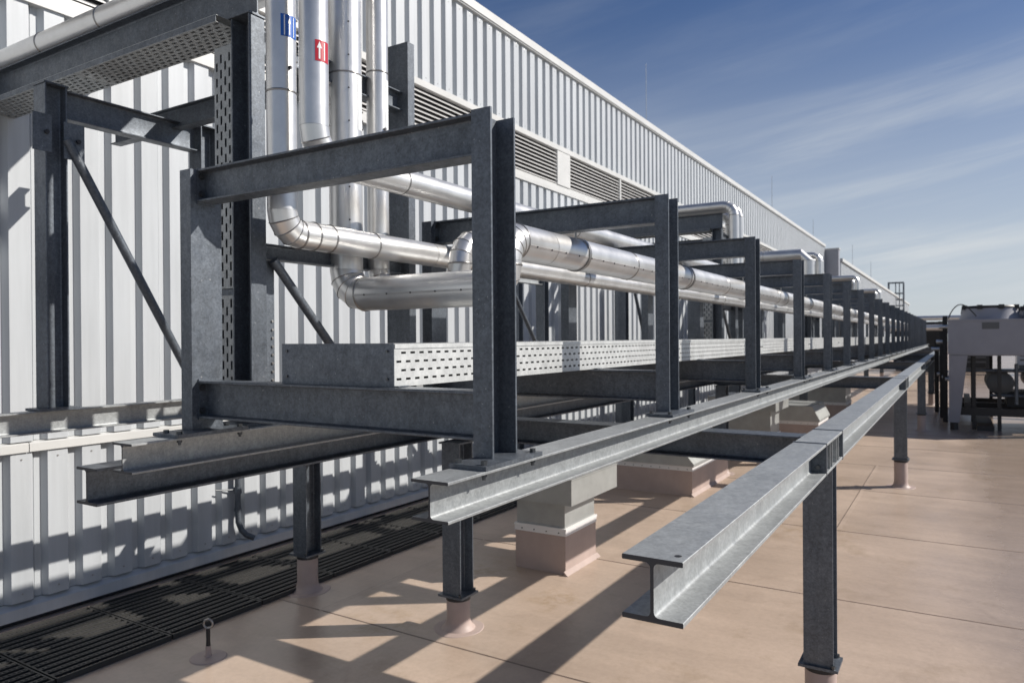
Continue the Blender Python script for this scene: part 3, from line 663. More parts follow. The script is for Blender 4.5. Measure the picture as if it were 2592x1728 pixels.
# ================================================================== braced portal with tray
PX, PY, PZ = 2.41, 3.019, 1.5733
def portal(dx, lab, near):
    t = thing('pipe_portal', lab, 'steel portal', (PX+dx, PY, PZ), 'tall portals carrying pipes to the wall')
    def part(name, bm, m_=M_GALV_D, sm=True): return finish(bm, name, m_, t, smooth=sm)
    Z = lambda z: z-PZ
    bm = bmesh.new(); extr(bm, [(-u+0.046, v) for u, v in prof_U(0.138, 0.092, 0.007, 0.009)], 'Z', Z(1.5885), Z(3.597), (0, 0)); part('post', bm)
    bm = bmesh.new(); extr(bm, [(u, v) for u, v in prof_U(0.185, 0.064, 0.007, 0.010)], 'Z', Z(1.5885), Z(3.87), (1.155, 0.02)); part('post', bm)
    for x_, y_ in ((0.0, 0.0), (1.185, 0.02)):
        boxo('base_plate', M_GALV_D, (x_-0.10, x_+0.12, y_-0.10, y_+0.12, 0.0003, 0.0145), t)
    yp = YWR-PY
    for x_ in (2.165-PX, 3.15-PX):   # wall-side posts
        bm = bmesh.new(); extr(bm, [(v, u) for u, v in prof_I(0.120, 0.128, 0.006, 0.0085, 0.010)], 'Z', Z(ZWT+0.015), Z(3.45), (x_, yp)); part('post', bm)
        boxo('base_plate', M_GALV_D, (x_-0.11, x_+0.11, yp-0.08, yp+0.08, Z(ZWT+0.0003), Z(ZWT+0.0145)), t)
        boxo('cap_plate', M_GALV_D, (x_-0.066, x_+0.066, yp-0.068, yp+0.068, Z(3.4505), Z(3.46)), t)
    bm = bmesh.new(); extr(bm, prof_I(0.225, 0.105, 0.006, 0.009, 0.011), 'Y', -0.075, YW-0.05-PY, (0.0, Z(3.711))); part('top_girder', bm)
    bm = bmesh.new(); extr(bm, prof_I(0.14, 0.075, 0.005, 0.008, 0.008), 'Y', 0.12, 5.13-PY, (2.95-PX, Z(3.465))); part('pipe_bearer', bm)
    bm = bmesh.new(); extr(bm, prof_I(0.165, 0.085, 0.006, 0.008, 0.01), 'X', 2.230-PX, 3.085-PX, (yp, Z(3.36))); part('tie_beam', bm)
    bm = bmesh.new(); extr(bm, prof_I(0.12, 0.08, 0.006, 0.008, 0.01), 'X', 0.060, 1.150, (0.01, Z(3.50))); part('tie_beam', bm)
    bm = bmesh.new(); tube(bm, (2.215-PX, yp-0.075, Z(3.15)), (3.04-PX, yp-0.075, Z(1.66)), 0.027, n=20); part('brace', bm)
    # lower tie, brace and screwed strip between the two rack-side posts
    bm = bmesh.new(); extr(bm, prof_I(0.078, 0.07, 0.005, 0.007, 0.006), 'X', 0.050, 1.150, (0.0, Z(2.445))); part('tie_beam', bm)
    bm = bmesh.new(); tube(bm, (0.11, -0.045, Z(2.40)), (0.83, -0.045, Z(1.60)), 0.024, n=18); part('brace', bm)
    boxo('screwed_strip', M_GALV_D, (0.070, 0.135, -0.020, 0.03, Z(1.60), Z(2.40)), t)
    sx_ = None
    for q in range(11):
        if sx_ is None:
            bm = bmesh.new(); tube(bm, (0, 0, 0), (0, -0.006, 0), 0.007, n=8); sx_ = part('screw', bm, M_STEEL, False); sx_.location = (0.12, -0.0205, Z(1.66))
        else: inst(sx_, 'screw', t, (0.12, -0.0205, Z(1.66+0.043*q)))
    for x0_, x1_, z0_, z1_ in ((2.035, 2.135, 3.06, 3.27), (2.20, 2.315, 3.04, 3.25), (2.96, 3.10, 1.62, 1.80)):
        boxo('gusset', M_GALV_D, (x0_-PX, x1_-PX, yp-0.073, yp-0.066, Z(z0_), Z(z1_)), t)
        xm = (x0_+x1_)/2+0.02-PX
        bm = bmesh.new(); tube(bm, (xm, yp-0.074, Z(z0_+0.11)), (xm, yp-0.088, Z(z0_+0.11)), 0.013, n=6); part('bolt', bm, M_SCREW, False)
    return t
pl = ['nearest tall galvanised portal beside the silver risers, cut off by the top edge', 'second tall portal along the wall, with four white-lit risers', 'third tall portal along the wall, above the rack frames', 'fourth portal along the wall, small in the distance', 'farthest pipe portal along the wall']
DX = [0.0, 8.35, 16.0, 23.7, 31.6]
P0 = portal(0, pl[0], True)
for i in range(1, 5):
    c = copy_tree(P0); c.location.x = PX+DX[i]; c['label'] = pl[i]
# vertical tray on the portal post
def vtray(dx, lab):
    t = thing('riser_cable_tray', lab, 'cable tray', (2.372+dx, 3.092, 1.60), 'upright trays on the portal posts')
    z = 0.0
    for h_ in (0.62, 0.55, 0.64):
        perf_obj('tray_face', t, (0, 0, z), O=(0, 0, 0), U=(0, 0, 1), V=(0, 1, 0), lu=h_-0.0, lv=0.138, rows=4, pitch=0.078, slot=0.044, sw=0.014, margin=0.004, material=M_GALV)
        z += h_+0.035
    boxo('back_sheet', M_GALV_D, (0.055, 0.057, 0.0, 0.138, 0, 1.88), t)
    boxo('tray_side', M_GALV, (0.001, 0.055, 0.136, 0.138, 0, 1.88), t)
    boxo('tray_side', M_GALV, (0.001, 0.055, 0.000, 0.002, 0, 1.88), t)
    for z in (0.64, 1.22): boxo('splice_plate', M_GALV_D, (0.004, 0.012, 0.004, 0.126, z-0.02, z+0.012), t)
    for z in (0.3, 0.9, 1.5): boxo('tray_rung', M_GALV_D, (0.03, 0.05, 0.003, 0.127, z, z+0.02), t)
    return t
V0 = vtray(0, 'upright perforated tray with punched slots fixed to the nearest portal post')
c = copy_tree(V0); c.location.x = 2.372+DX[1]; c['label'] = 'upright perforated tray on the second portal post'
def htray(dx, lab):
    t = thing('overhead_cable_tray', lab, 'cable tray', (2.285+dx, 3.10, 3.562), 'trays under the portal girders')
    Ly = YW-0.06-3.10
    a = 0
    for L_ in (1.30, Ly-1.305):
        perf_obj('tray_floor', t, (0, a, 0), O=(0, 0, 0), U=(0, 1, 0), V=(1, 0, 0), lu=L_, lv=0.24, rows=7, pitch=0.060, slot=0.034, sw=0.016, margin=0.006, material=M_GALV); a += L_+0.005
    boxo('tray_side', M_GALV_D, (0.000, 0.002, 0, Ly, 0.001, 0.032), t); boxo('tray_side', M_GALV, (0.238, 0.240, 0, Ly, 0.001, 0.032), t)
    boxo('tray_lid', M_GALV, (0.000, 0.240, 0, Ly, 0.0325, 0.0345), t)
    return t
H0 = htray(0, 'perforated tray seen from below under the nearest portal girder')
c = copy_tree(H0); c.location.x = 2.285+DX[1]; c['label'] = 'perforated tray under the second portal girder'

# lower braced bays along the wall beam
def bay(x0, lab, y0b=YWR, sc_=1.0):
    t = thing('wall_brace_bay', lab, 'steel frame', (x0, y0b, 1.50 if y0b > 5 else ZWT), 'small braced bays near the wall')
    t.scale = (sc_, 1, sc_)
    for dx in (0.065, 1.03):
        bm = bmesh.new(); extr(bm, [(v, u) for u, v in prof_I(0.12, 0.12, 0.006, 0.0085, 0.01)], 'Z', 0.015, 1.165, (dx, 0)); finish(bm, 'post', M_GALV_D, t, smooth=True)
        boxo('base_plate', M_GALV_D, (dx-0.09, dx+0.09, -0.068, 0.068, 0.0003, 0.0145), t)
    bm = bmesh.new(); extr(bm, prof_I(0.11, 0.09, 0.006, 0.008, 0.01), 'X', 0.127, 0.968, (0, 1.11)); finish(bm, 'tie_beam', M_GALV, t, smooth=True)
    bm = bmesh.new(); tube(bm, (0.12, -0.065, 1.05), (0.98, -0.065, 0.07), 0.027, n=18); finish(bm, 'brace', M_GALV_D, t, smooth=True)
    bm = bmesh.new(); box(bm, 0.10, 0.20, -0.070, -0.062, 0.93, 1.09); finish(bm, 'gusset', M_GALV, t)
    return t
b2_ = bay(6.9, 'low braced bay behind the tray, second along the wall')
for i, (x, lab) in enumerate(((14.0, 'low braced bay third along the wall'), (21.6, 'low braced bay fourth along the wall'))):
    c = copy_tree(b2_); c.location.x = x; c['label'] = lab
def wpost(x, lab, h=3.1):
    t = thing('wall_post', lab, 'steel post', (x, 5.38, 0.0), 'single posts standing close to the wall')
    bm = bmesh.new(); extr(bm, [(v, u) for u, v in prof_I(0.14, 0.13, 0.006, 0.0085, 0.01)], 'Z', 0.015, h); finish(bm, 'column', M_GALV_D, t, smooth=True)
    boxo('base_plate', M_GALV_D, (-0.1, 0.1, -0.068, 0.068, 0.0003, 0.0145), t)
    return t
w0 = wpost(8.9, 'single dark post against the white wall above the cable tray')
for x, lab in ((12.6, 'single dark wall post beyond the second portal'), (16.9, 'single dark wall post before the third portal'), (20.5, 'single dark wall post beyond the third portal')):
    c = copy_tree(w0); c.location.x = x; c['label'] = lab

# ================================================================== pipes
def riser(dx, x, y, dia, lab, zlow, zo=None, low=None, seg=0.62, near=True, screws=0, rads=None, top=None):
    t = thing('riser_pipe', lab, 'insulated pipe', (x+dx, y, 0), 'silver insulated riser pipes')
    zo = zo or 3.93
    pts = (top or [(0, YW-0.05-y, zo)]) + [(0, 0, zo), (0, 0, zlow)] + (low or [])
    pipe(t, pts, dia, rads=rads, radius=dia*1.05, seg=seg, screws=screws)
    return t
YR = 2.58
r1 = riser(0, 2.41, 2.777, 0.142, 'leftmost silver riser with a blue sticker, elbowing into the thin pipe', 2.515, zo=3.90, low=[(1.15, 0, 2.515)], rads={2: 0.100})
r2 = riser(0, 2.414, 2.56, 0.136, 'second silver riser with a red arrow sticker', 2.843, zo=4.40, low=[(0.62, 0, 2.843)], top=[(0.85, YW-0.05-2.56, 4.40), (0.85, 0, 4.40)])
r3 = riser(0, 3.047, 2.98, 0.188, 'thick third silver riser turning low across the rack', 2.249, low=[(0, 1.92-2.98, 2.249), (0, 1.92-2.98, 2.485), (0.42, 1.92-2.98, 2.485)], zo=4.25, rads={2: 0.14, 3: 0.108, 4: 0.108}, screws=0.15)
r4 = riser(0, 3.318, 2.98, 0.130, 'fourth and thinnest silver riser beside the tall dark post', 2.28, low=[(0, 2.376-2.98, 2.28), (0, 2.376-2.98, 2.55), (0.35, 2.376-2.98, 2.55)], zo=4.32)
def longpipe(name, lab, x0, x1, y, z, dia, seg=2.0, screws=0):
    t = thing(name, lab, 'insulated pipe', (x0, y, z), 'long silver pipes along the rack')
    pipe(t, [(0, 0, 0), (x1-x0, 0, 0)], dia, seg=seg, screws=screws)
    return t
longpipe('long_pipe', 'thick silver pipe running the length of the rack inside the frames', 3.469, 38.0, 1.92, 2.485, 0.188, seg=1.15, screws=0.16)
longpipe('long_pipe', 'thin silver pipe low behind the thick one along the rack', 3.562, 38.0, 2.777, 2.515, 0.142, seg=2.1)
longpipe('long_pipe', 'silver pipe lying on top of the rack frames', 3.036, 38.0, 2.56, 2.845, 0.142, seg=2.1)
longpipe('long_pipe', 'small silver pipe between the thick pipe and the thin one', 3.670, 12.0, 2.376, 2.55, 0.130, seg=2.1)
# risers of the other portals
for i in range(1, 5):
    nm = ['', 'second', 'third', 'fourth', 'farthest'][i]
    for x, y, dia, zl, wd in ((2.41, 2.777, 0.142, 2.6, 'first'), (2.66, 2.777, 0.136, 2.95, 'middle'), (3.047, 2.98, 0.188, 2.55, 'thicker'), (3.318, 2.98, 0.13, 2.55, 'last')):
        riser(DX[i], x, y, dia, wd+' silver riser bending over the '+nm+' portal', zl, seg=1.3)
# big lateral pipe in front of the third portal
t = thing('cross_pipe', 'wide silver pipe crossing above the rack before the taller block, with a mitred end', 'insulated pipe', (17.9, 2.93, 3.90))
pipe(t, [(0, 2.68, 0), (0, 0, 0), (0, 0, -1.3)], 0.27, radius=0.14, seg=0.9, gores=1)

# hangers of the thick pipe
hg = None
for i, xf in enumerate(XF[1:9]):
    lab = nth[i]+' thin threaded hanger holding the thick pipe under a rack frame'
    if hg is None:
        hg = thing('pipe_hanger', lab, 'pipe hanger', (xf+0.055, 1.92, 2.485), 'hangers of the thick pipe')
        bm = bmesh.new(); tube(bm, (0, 0, 0.101), (0, 0, 0.142), 0.006, n=8); finish(bm, 'rod', M_STEEL, hg)
        bm = bmesh.new()
        rings(bm, [(Vector((-0.014, 0, 0)), Vector((0, 1, 0)), Vector((0, 0, 1)), 0.0955), (Vector((-0.0139, 0, 0)), Vector((0, 1, 0)), Vector((0, 0, 1)), 0.1005), (Vector((0.0139, 0, 0)), Vector((0, 1, 0)), Vector((0, 0, 1)), 0.1005), (Vector((0.014, 0, 0)), Vector((0, 1, 0)), Vector((0, 0, 1)), 0.0955)])
        finish(bm, 'clamp', M_BAND, hg, smooth=True)
    else:
        c = copy_tree(hg); c.location.x = xf+0.055; c['label'] = lab
for dx_ in (0.19, 0.30):
    bm = bmesh.new(); bead(bm, Vector((dx_, 0, 2.515)), Vector((1, 0, 0)), 0.071, 0.012, 0.004); finish(bm, 'band', M_BAND, r1, smooth=True, sharp=60)
# stickers on risers (curved patches), angle measured round the pipe
def patch(parent, r, a0, a1, z0, z1, m_, name='sticker', h=0.0012):
    bm = bmesh.new(); n = 10; lo = []; hi = []
    for i in range(n+1):
        a = R(a0+(a1-a0)*i/n); lo.append(bm.verts.new(((r+h)*math.cos(a), (r+h)*math.sin(a), z0))); hi.append(bm.verts.new(((r+h)*math.cos(a), (r+h)*math.sin(a), z1)))
    for i in range(n): bm.faces.new((lo[i], lo[i+1], hi[i+1], hi[i]))
    return finish(bm, name, m_, parent, smooth=True)
def arrow(parent, r, ac, z0, z1, w, m_, h=0.002):
    bm = bmesh.new()
    def P(a, z): return bm.verts.new(((r+h)*math.cos(R(a)), (r+h)*math.sin(R(a)), z))
    zm = z0+(z1-z0)*0.62
    bm.faces.new((P(ac-w*0.32, z0), P(ac+w*0.32, z0), P(ac+w*0.32, zm), P(ac-w*0.32, zm)))
    bm.faces.new((P(ac-w, zm), P(ac, zm), P(ac, z1))); bm.faces.new((P(ac, zm), P(ac+w, zm), P(ac, z1)))
    return finish(bm, 'arrow_mark', m_, parent)
# the camera sees each riser from direction (-x,-y): about 228 degrees
patch(r1, 0.071, 228, 300, 3.435, 3.54, M_BLUE)
patch(r1, 0.071, 240, 244, 3.44, 3.535, M_SWHITE, 'printed_line', 0.002)
patch(r1, 0.071, 280, 284, 3.44, 3.535, M_SWHITE, 'printed_line', 0.002)
arrow(r1, 0.071, 262, 3.445, 3.53, 6, M_SWHITE)
patch(r2, 0.068, 232, 296, 3.275, 3.372, M_RED)
arrow(r2, 0.068, 249, 3.285, 3.365, 10, M_SWHITE)
patch(r2, 0.068, 268, 273, 3.283, 3.364, M_SWHITE, 'printed_line', 0.002)
patch(r3, 0.094, 272, 300, 3.18, 3.50, M_PLATE, 'label_strip')
patch(r4, 0.065, 270, 300, 3.20, 3.55, M_PLATE, 'label_strip')
for rr_, ra, z in ((r1, 0.071, 3.29), (r4, 0.065, 3.25)):
    bm = bmesh.new(); a = R(262); d = Vector((math.cos(a), math.sin(a), 0)); tube(bm, d*ra+Vector((0, 0, z)), d*(ra+0.008)+Vector((0, 0, z)), 0.009, n=12); finish(bm, 'plug', M_SCREW, rr_)
# screws standing on the seam of each riser
for rr_, ra, zs in ((r1, 0.071, (3.54, 3.48, 3.42, 3.38, 3.34)), (r3, 0.094, (3.30, 3.25, 3.20, 3.15, 3.08, 3.02)), (r2, 0.068, (3.20, 3.1, 3.0))):
    bm = bmesh.new(); a = R(318); d = Vector((math.cos(a), math.sin(a), 0))
    for z in zs: tube(bm, d*ra+Vector((0, 0, z)), d*(ra+0.006)+Vector((0, 0, z)), 0.005, n=8)
    finish(bm, 'screw_row', M_STEEL, rr_)['kind'] = 'stuff'

# ================================================================== roof ducts
def duct(x0, x1, y0, y1, lab, h=0.37, hood=True, ztop=0.83):
    t = thing('roof_duct', lab, 'roof duct', (x0, y0, 0), 'ducts coming through the roof')
    lx, ly = x1-x0, y1-y0
    bm = bmesh.new(); box(bm, 0, lx, 0, ly, 0.0, h); finish(bm, 'membrane_curb', M_CURB, t)
    bm = bmesh.new(); extr(bm, [(-0.035, 0.001), (0.001, 0.035), (0.001, 0.001)], 'X', -0.03, lx+0.03); finish(bm, 'cant_strip', M_CURB, t)
    bm = bmesh.new(); box(bm, -0.006, lx+0.006, -0.006, ly+0.006, h-0.045, h+0.0); box(bm, -0.010, lx+0.010, -0.010, ly+0.010, h+0.0, h+0.018); finish(bm, 'sealing_strip', M_WHITE, t)
    s0 = None
    for i in range(int(ly/0.12)):
        bm = bmesh.new()
        if s0 is None:
            tube(bm, (0, 0, 0), (-0.004, 0, 0), 0.006, n=8); s0 = finish(bm, 'screw', M_SCREW, t, (-0.0062, 0.06+0.12*i, h-0.022))
        else: bm.free(); inst(s0, 'screw', t, (-0.0062, 0.06+0.12*i, h-0.022))
    if hood:
        boxo('duct_neck', M_DUCT, (0.01, lx-0.01, 0.01, ly-0.01, h+0.018, ztop-0.22), t)
        boxo('duct_hood', M_DUCT, (-0.06, lx+0.28, -0.09, ly+0.12, ztop-0.22, ztop-0.01), t)
        boxo('hood_lid', M_DUCT, (-0.066, lx+0.286, -0.096, ly+0.126, ztop-0.0095, ztop), t)
    else:
        bm = bmesh.new(); extr(bm, [(-0.03, h+0.018), (-0.03, h+0.05), (0.10, ztop), (ly-0.10, ztop), (ly+0.03, h+0.05), (ly+0.03, h+0.018)], 'X', -0.03, lx+0.03); finish(bm, 'metal_cap', M_DUCT, t)
        boxo('cap_seam', M_DUCT, (lx*0.5-0.01, lx*0.5+0.01, 0.0, ly-0.0, ztop-0.02, ztop+0.012), t)
    return t
duct(5.43, 6.03, 2.82, 3.31, 'square roof duct with metal hood on a membrane curb, in front of the others', ztop=0.82)
duct(8.92, 10.55, 2.84, 4.30, 'wide low roof duct with metal cap behind the hooded one', h=0.36, hood=False, ztop=0.56)
duct(12.3, 13.0, 2.6, 3.5, 'mid-distance hooded roof duct under the rack', ztop=1.0)
duct(14.4, 15.6, 2.2, 3.8, 'fourth roof duct under the rack, low with metal cap', h=0.4, hood=False, ztop=0.7)
duct(19.2, 20.2, 2.3, 3.6, 'farthest hooded roof duct under the rack', ztop=1.0)
# round vent between the ducts
t = thing('roof_vent', 'short round membrane-clad roof vent behind the wide duct', 'roof vent', (11.75, 2.55, 0))
bm = bmesh.new(); lathe(bm, [(0, 0.40), (0.10, 0.40), (0.11, 0.38), (0.11, 0.06), (0.16, 0.0)], n=28); finish(bm, 'vent_body', M_CURB, t, smooth=True)
bm = bmesh.new(); lathe(bm, [(0, 0.52), (0.14, 0.47), (0.145, 0.43), (0.0, 0.43)], n=28); finish(bm, 'vent_cap', M_WHITE, t, smooth=True)

# ================================================================== black grating walkway
pitch = 0.735
g0 = None
for i in range(-3, 30):
    x0 = 2.192+pitch*i
    if g0 is None:
        g0 = thing('grating_panel', 'x', 'grating panel', (x0, 4.47, 0.0), 'black grating panels laid along the wall')
        bm = bmesh.new(); box(bm, 0.004, pitch-0.008, 0.0, 0.012, 0.0, 0.036); box(bm, 0.004, pitch-0.008, 1.008, 1.02, 0.0, 0.036)
        box(bm, 0.004, 0.014, 0.0125, 1.0075, 0.0, 0.0345); box(bm, pitch-0.018, pitch-0.008, 0.0125, 1.0075, 0.0, 0.0345); finish(bm, 'edge_frame', M_RUBBER, g0)
        bm = bmesh.new()
        for k in range(1, 14):
            y = 0.006+k*0.0725; box(bm, 0.0145, pitch-0.0185, y-0.019, y+0.019, 0.018, 0.033)
        finish(bm, 'tread_bar', M_RUBBER, g0)['kind'] = 'stuff'
        bm = bmesh.new()
        for k in range(26):
            xx = 0.028+k*0.0268
            for j in range(14):
                y = 0.006+(j+0.5)*0.0725; box(bm, xx-0.0035, xx+0.0035, y-0.0171, y+0.0171, 0.006, 0.020)
        finish(bm, 'cross_bar', M_RUBBER, g0)['kind'] = 'stuff'
        bm = bmesh.new()
        for k in range(26):
            for j in range(1, 14):
                xx = 0.030+k*0.0268+(0.007 if j % 2 else 0); y = 0.006+j*0.0725
                box(bm, xx-0.006, xx+0.006, y-0.006, y+0.006, 0.0331, 0.0365)
        finish(bm, 'tread_nub', M_RUBBER, g0)['kind'] = 'stuff'
        c = g0
    else:
        c = copy_tree(g0); c.location.x = x0
    c['label'] = 'black plastic grating panel in the equal row along the foot of the wall'

# ================================================================== eye bolt anchor
t = thing('roof_anchor', 'small upright eye bolt anchor on a round membrane patch in the left foreground', 'roof anchor', (2.88, 4.03, 0))
bm = bmesh.new(); lathe(bm, [(0.0, 0.011), (0.03, 0.011), (0.105, 0.006), (0.112, 0.0)], n=40); finish(bm, 'membrane_patch', M_CURB, t, smooth=True)
bm = bmesh.new(); lathe(bm, [(0.026, 0.008), (0.018, 0.020), (0.016, 0.075), (0.0, 0.078)], n=24); finish(bm, 'sleeve', M_CURB, t, smooth=True)
bm = bmesh.new(); lathe(bm, [(0.0, 0.076), (0.014, 0.076), (0.012, 0.11), (0.013, 0.155), (0.011, 0.182), (0.0, 0.184)], n=20); finish(bm, 'wrapped_shank', M_BLACK, t, smooth=True)
bm = bmesh.new(); rr = []
nv = Vector((math.cos(yaw), math.sin(yaw), 0)); sidev = Vector((math.sin(yaw), -math.cos(yaw), 0)); cz = Vector((0, 0, 0.213))
prev = None; first = None
for i in range(28):
    a = 2*math.pi*i/28; rad = math.cos(a)*sidev+math.sin(a)*Vector((0, 0, 1))
    ring = [bm.verts.new(cz+rad*(0.028+0.0065*math.cos(b))+nv*0.0065*math.sin(b)) for b in [2*math.pi*j/10 for j in range(10)]]
    if prev:
        for j in range(10): bm.faces.new((prev[j], prev[(j+1) % 10], ring[(j+1) % 10], ring[j]))
    else: first = ring
    prev = ring
for j in range(10): bm.faces.new((prev[j], prev[(j+1) % 10], first[(j+1) % 10], first[j]))
bmesh.ops.recalc_face_normals(bm, faces=bm.faces[:]); finish(bm, 'eye_ring', M_STEEL, t, smooth=True, sharp=80)

# ================================================================== wall downpipe
t = thing('downpipe', 'short grey drain pipe with a kicked foot on the lower wall', 'drain pipe', (4.32, 5.60, 0))
bm = bmesh.new(); cs = []
path = [Vector((0, 0, 1.20)), Vector((0, 0, 0.42)), Vector((0.0, -0.005, 0.34)), Vector((0.02, -0.02, 0.27)), Vector((0.05, -0.05, 0.22)), Vector((0.10, -0.10, 0.185))]
for i, p in enumerate(path):
    d = (path[min(i+1, len(path)-1)]-path[max(i-1, 0)]).normalized(); u, v = Vector((1, 0, 0)), None
    u = (Vector((0.7, -0.7, 0.0))-d*Vector((0.7, -0.7, 0.0)).dot(d)); u = u.normalized() if u.length > 0.1 else Vector((1, 0, 0)); v = d.cross(u); cs.append((p, u, v, 0.026))
rings(bm, cs, 20); finish(bm, 'pipe_body', M_GALV_D, t, smooth=True)
bm = bmesh.new(); tube(bm, (0, 0, 0.60), (0, 0, 0.66), 0.034, n=20); finish(bm, 'clamp', M_GALV_D, t, smooth=True)
bm = bmesh.new(); tube(bm, (0, 0, 0.44), (0, 0, 0.47), 0.031, n=20); finish(bm, 'socket', M_GALV_D, t, smooth=True)
bm = bmesh.new(); tube(bm, (-0.03, 0.01, 0.64), (-0.20, 0.045, 0.66), 0.006, n=8); finish(bm, 'threaded_rod', M_BOLT, t)

# ================================================================== air cooled unit on the right
t = thing('cooling_unit', 'large grey rooftop cooling unit on tapered legs with round fans on top', 'cooling unit', (18.0, -1.0, 0))
ux, y0_, y1_ = 7.0, 1.17, -1.35
bm = bmesh.new(); box(bm, 0, ux, y1_, y0_, 1.60, 2.30); finish(bm, 'casing', M_GREYP, t)
boxo('top_rim', M_GREYP, (-0.012, ux+0.012, y1_-0.012, y0_+0.012, 2.3005, 2.335), t)
boxo('bottom_rim', M_GREYP, (0.02, ux-0.02, y1_+0.02, y0_-0.02, 1.575, 1.5995), t)
boxo('nameplate', M_LABEL, (-0.004, -0.0005, 0.26, 0.56, 2.13, 2.27), t)
for fx in (0.75, 2.05, 3.35, 4.65, 5.95):
    for fy in (0.40, -0.72):
        c = (fx, fy, 2.3355)
        bm = bmesh.new(); lathe(bm, [(0.58, 0.0), (0.53, 0.10), (0.50, 0.24), (0.46, 0.24), (0.48, 0.02)], n=40, c=c); finish(bm, 'fan_shroud', M_GREYP, t, smooth=True)
        bm = bmesh.new()
        for rr_ in (0.10, 0.22, 0.34, 0.46):
            for i in range(24):
                a0, a1 = 2*math.pi*i/24, 2*math.pi*(i+1)/24; z = c[2]+0.25+0.05*(1-rr_/0.5)
                tube(bm, (c[0]+rr_*math.cos(a0), c[1]+rr_*math.sin(a0), z), (c[0]+rr_*math.cos(a1), c[1]+rr_*math.sin(a1), z), 0.008, n=5, cap=False)
        for i in range(8):
            a = 2*math.pi*i/8; tube(bm, (c[0], c[1], c[2]+0.30), (c[0]+0.47*math.cos(a), c[1]+0.47*math.sin(a), c[2]+0.245), 0.009, n=5)
        finish(bm, 'fan_guard', M_BLACK, t)
        bm = bmesh.new(); lathe(bm, [(0.455, 0.241), (0.505, 0.241), (0.515, 0.265), (0.49, 0.295), (0.455, 0.285)], n=36, c=c); finish(bm, 'guard_rim', M_BLACK, t, smooth=True)
        for q in range(8):
            a = 2*math.pi*(q+0.5)/8; boxo('guard_clip', M_BLACK, (c[0]+0.5*math.cos(a)-0.05, c[0]+0.5*math.cos(a)+0.05, c[1]+0.5*math.sin(a)-0.05, c[1]+0.5*math.sin(a)+0.05, c[2]+0.22, c[2]+0.31), t)
        bm = bmesh.new(); lathe(bm, [(0, 0.28), (0.11, 0.28), (0.12, 0.10), (0, 0.10)], n=20, c=c); finish(bm, 'fan_motor', M_BLACK, t, smooth=True)
        bm = bmesh.new()
        for i in range(7):
            a = 2*math.pi*i/7; u = Vector((math.cos(a), math.sin(a), 0)); v = Vector((-math.sin(a), math.cos(a), 0)); cc = Vector(c)+Vector((0, 0, 0.18))
            f = [cc+u*0.11-v*0.05+Vector((0, 0, .03)), cc+u*0.45-v*0.10+Vector((0, 0, .03)), cc+u*0.45+v*0.10-Vector((0, 0, .03)), cc+u*0.11+v*0.05-Vector((0, 0, .03))]
            bm.faces.new([bm.verts.new(p) for p in f])
        o = finish(bm, 'fan_blade_set', M_BLACK, t); o.modifiers.new('s', 'SOLIDIFY').thickness = 0.006
def leg(x, ya, sg):
    bm = bmesh.new()
    P = [(ya, 1.573), (ya-sg*0.34, 1.573), (ya-sg*0.19, 0.16), (ya, 0.16)]
    extr(bm, [(y, z) for y, z in P], 'X', x, x+0.14); finish(bm, 'leg', M_GREYP, t)
    bm = bmesh.new(); tube(bm, (x+0.07, ya-sg*0.09, 0.0), (x+0.07, ya-sg*0.09, 0.16), 0.075, n=16); finish(bm, 'rubber_foot', M_BLACK, t)
for x in (0.0, 2.3, 4.6, 6.86):
    leg(x, 1.155, 1); leg(x, -1.335, -1)
t2 = thing('pump_skid', 'black framed compressor skid standing under the grey cooling unit', 'machine', (18.6, -1.2, 0))
for x in (-0.35, 1.2, 2.6):
    boxo('base_rail', M_BLACK, (x, x+0.12, -1.3, 1.15, 0.30, 0.46), t2)
boxo('side_rail', M_BLACK, (-0.349, 2.719, 0.95, 1.07, 0.461, 0.56), t2)
boxo('side_rail', M_BLACK, (-0.349, 2.719, -1.2, -1.08, 0.461, 0.56), t2)
for x, y in ((-0.28, 0.9), (-0.28, 0.45), (1.3, 0.9), (2.65, 0.5), (-0.28, -0.9)):
    boxo('upright', M_BLACK, (x-0.035, x+0.035, y-0.035, y+0.035, 0.0, 1.57), t2)
for x, y, z, r_, l_ in ((0.0, 0.42, 0.98, 0.25, 1.6), (0.3, -0.25, 1.05, 0.22, 1.4), (0.1, -0.85, 0.86, 0.26, 1.8)):
    bm = bmesh.new(); u, v = Vector((0, 1, 0)), Vector((0, 0, 1))
    rings(bm, [(Vector((x-0.06, y, z)), u, v, 0.02), (Vector((x-0.05, y, z)), u, v, r_*0.6), (Vector((x, y, z)), u, v, r_), (Vector((x+l_, y, z)), u, v, r_), (Vector((x+l_+0.06, y, z)), u, v, r_*0.5)]); finish(bm, 'vessel', M_BLACK if y < 0 else M_LABEL, t2, smooth=True, sharp=50)
for pts in (((-0.2, 0.15, 0.55), (-0.2, 0.15, 1.4)), ((-0.2, -0.05, 0.6), (0.6, -0.4, 1.5)), ((-0.22, -0.55, 0.5), (-0.22, -0.55, 1.5)), ((-0.15, 0.75, 1.25), (-0.15, -1.1, 1.25)), ((-0.1, 0.6, 0.72), (-0.1, -0.9, 0.72))):
    bm = bmesh.new(); tube(bm, pts[0], pts[1], 0.035, n=12); finish(bm, 'pipework', M_GALV_D, t2, smooth=True)
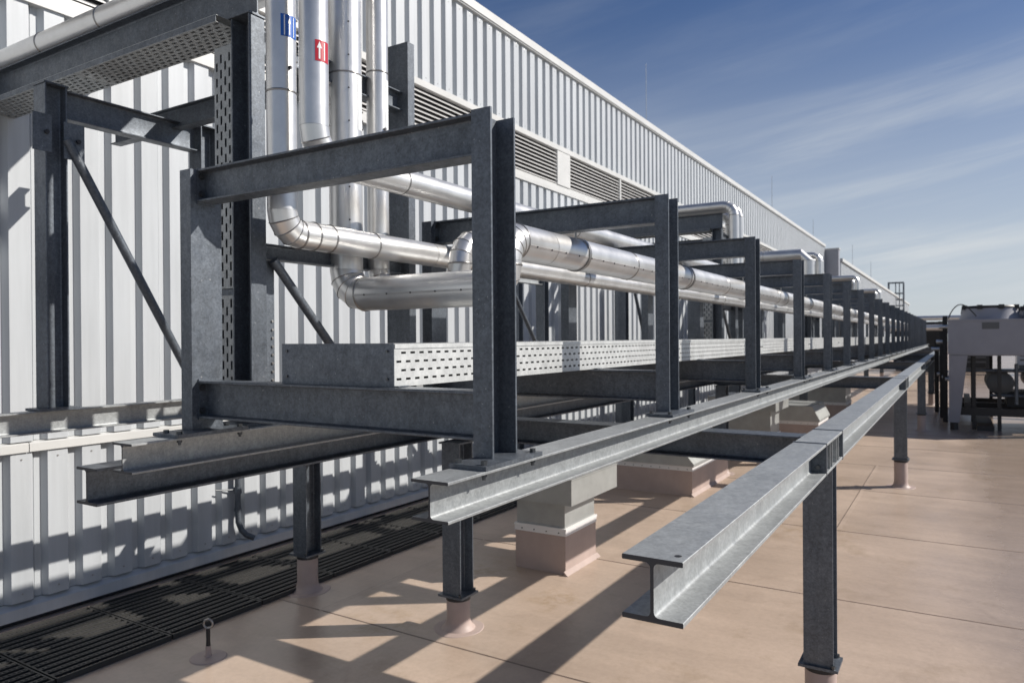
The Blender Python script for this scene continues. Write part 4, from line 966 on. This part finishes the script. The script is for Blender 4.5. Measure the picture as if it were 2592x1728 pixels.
for x, y, h_ in ((0.9, 1.44, 2.45), (1.9, 1.52, 2.1), (3.4, 1.66, 1.9)):
    boxo('manifold_post', M_BLACK, (x, x+0.12, y-0.05, y+0.05, 0.0, h_), t2)
    bm = bmesh.new(); tube(bm, (x-0.02, y-0.12, h_-0.25), (x-0.02, y+0.12, h_-0.25), 0.05, n=14); finish(bm, 'valve', M_ALU, t2, smooth=True)
    bm = bmesh.new(); tube(bm, (x-0.02, y, 1.0), (x-0.02, y-0.25, 1.0), 0.045, n=14); finish(bm, 'valve', M_ALU, t2, smooth=True)
boxo('motor_block', M_BLACK, (0.2, 1.1, -0.45, 0.3, 0.461, 0.80), t2)
boxo('control_box', M_BLACK, (-0.2, 0.15, -0.95, -0.4, 1.05, 1.5), t2)
boxo('sleeper', M_BLACK, (-0.5, 3.2, -0.9, -0.6, 0.0, 0.1), t2); boxo('sleeper', M_BLACK, (-0.5, 3.2, 0.55, 0.85, 0.0, 0.1), t2)
t = thing('cable_loop', 'thin black cable looping up from the cooling unit top', 'cable', (17.95, 0.0, 2.3))
bm = bmesh.new(); prev = None
pp = [Vector((0.0, 0.16-0.50*s/12, 0.05+0.30*math.sin(math.pi*(s/12)**0.8*0.95))) for s in range(13)]
for a, b in zip(pp, pp[1:]): tube(bm, a, b, 0.012, n=6)
finish(bm, 'cable_run', M_BLACK, t)

# ================================================================== far clutter closing the rack
t = thing('pipe_bridge', 'far pipe bridge crossing behind the rack at the horizon', 'pipe bridge', (46, 2.0, 0))
for z, d in ((2.98, 0.26), (2.45, 0.34)):
    bm = bmesh.new(); tube(bm, (0, 1.5, z), (0, -14, z), d/2, n=20); finish(bm, 'pipe_run', M_ALU, t, smooth=True)
for y in (0.6, -1.2, -3.4, -6.0, -9.0, -12):
    boxo('bridge_post', M_BLACK, (0.2, 0.4, y-0.1, y+0.1, 0, 2.8), t)
boxo('bridge_rail', M_BLACK, (0.18, 0.42, -14, 1.4, 2.15, 2.26), t)
for i, (x, y, w, h, lab) in enumerate(((48, 1.9, 2.6, 2.75, 'dark boxy plant unit at the far end beside the rack'), (47.5, -0.6, 2.0, 2.3, 'second dark plant unit beyond the pipe bridge'), (52, -4.5, 3.0, 1.5, 'low pale plant unit seen beneath the cooling unit'))):
    t = thing('plant_unit', lab, 'machine', (x, y, 0))
    mm = M_BLACK if i < 2 else M_WALL
    boxo('casing', mm, (0, 1.6, -w/2, w/2, 0.25, h), t); boxo('lid', M_LABEL if i < 2 else M_TRIM, (-0.05, 1.65, -w/2-0.05, w/2+0.05, h+0.001, h+0.06), t)
    boxo('plinth', M_LABEL, (0.1, 1.5, -w/2+0.1, w/2-0.1, 0.0, 0.249), t)
    for k in range(4): boxo('vent_slat', M_LABEL, (-0.02, -0.001, -w/2+0.15, w/2-0.15, 0.5+0.25*k, 0.6+0.25*k), t)
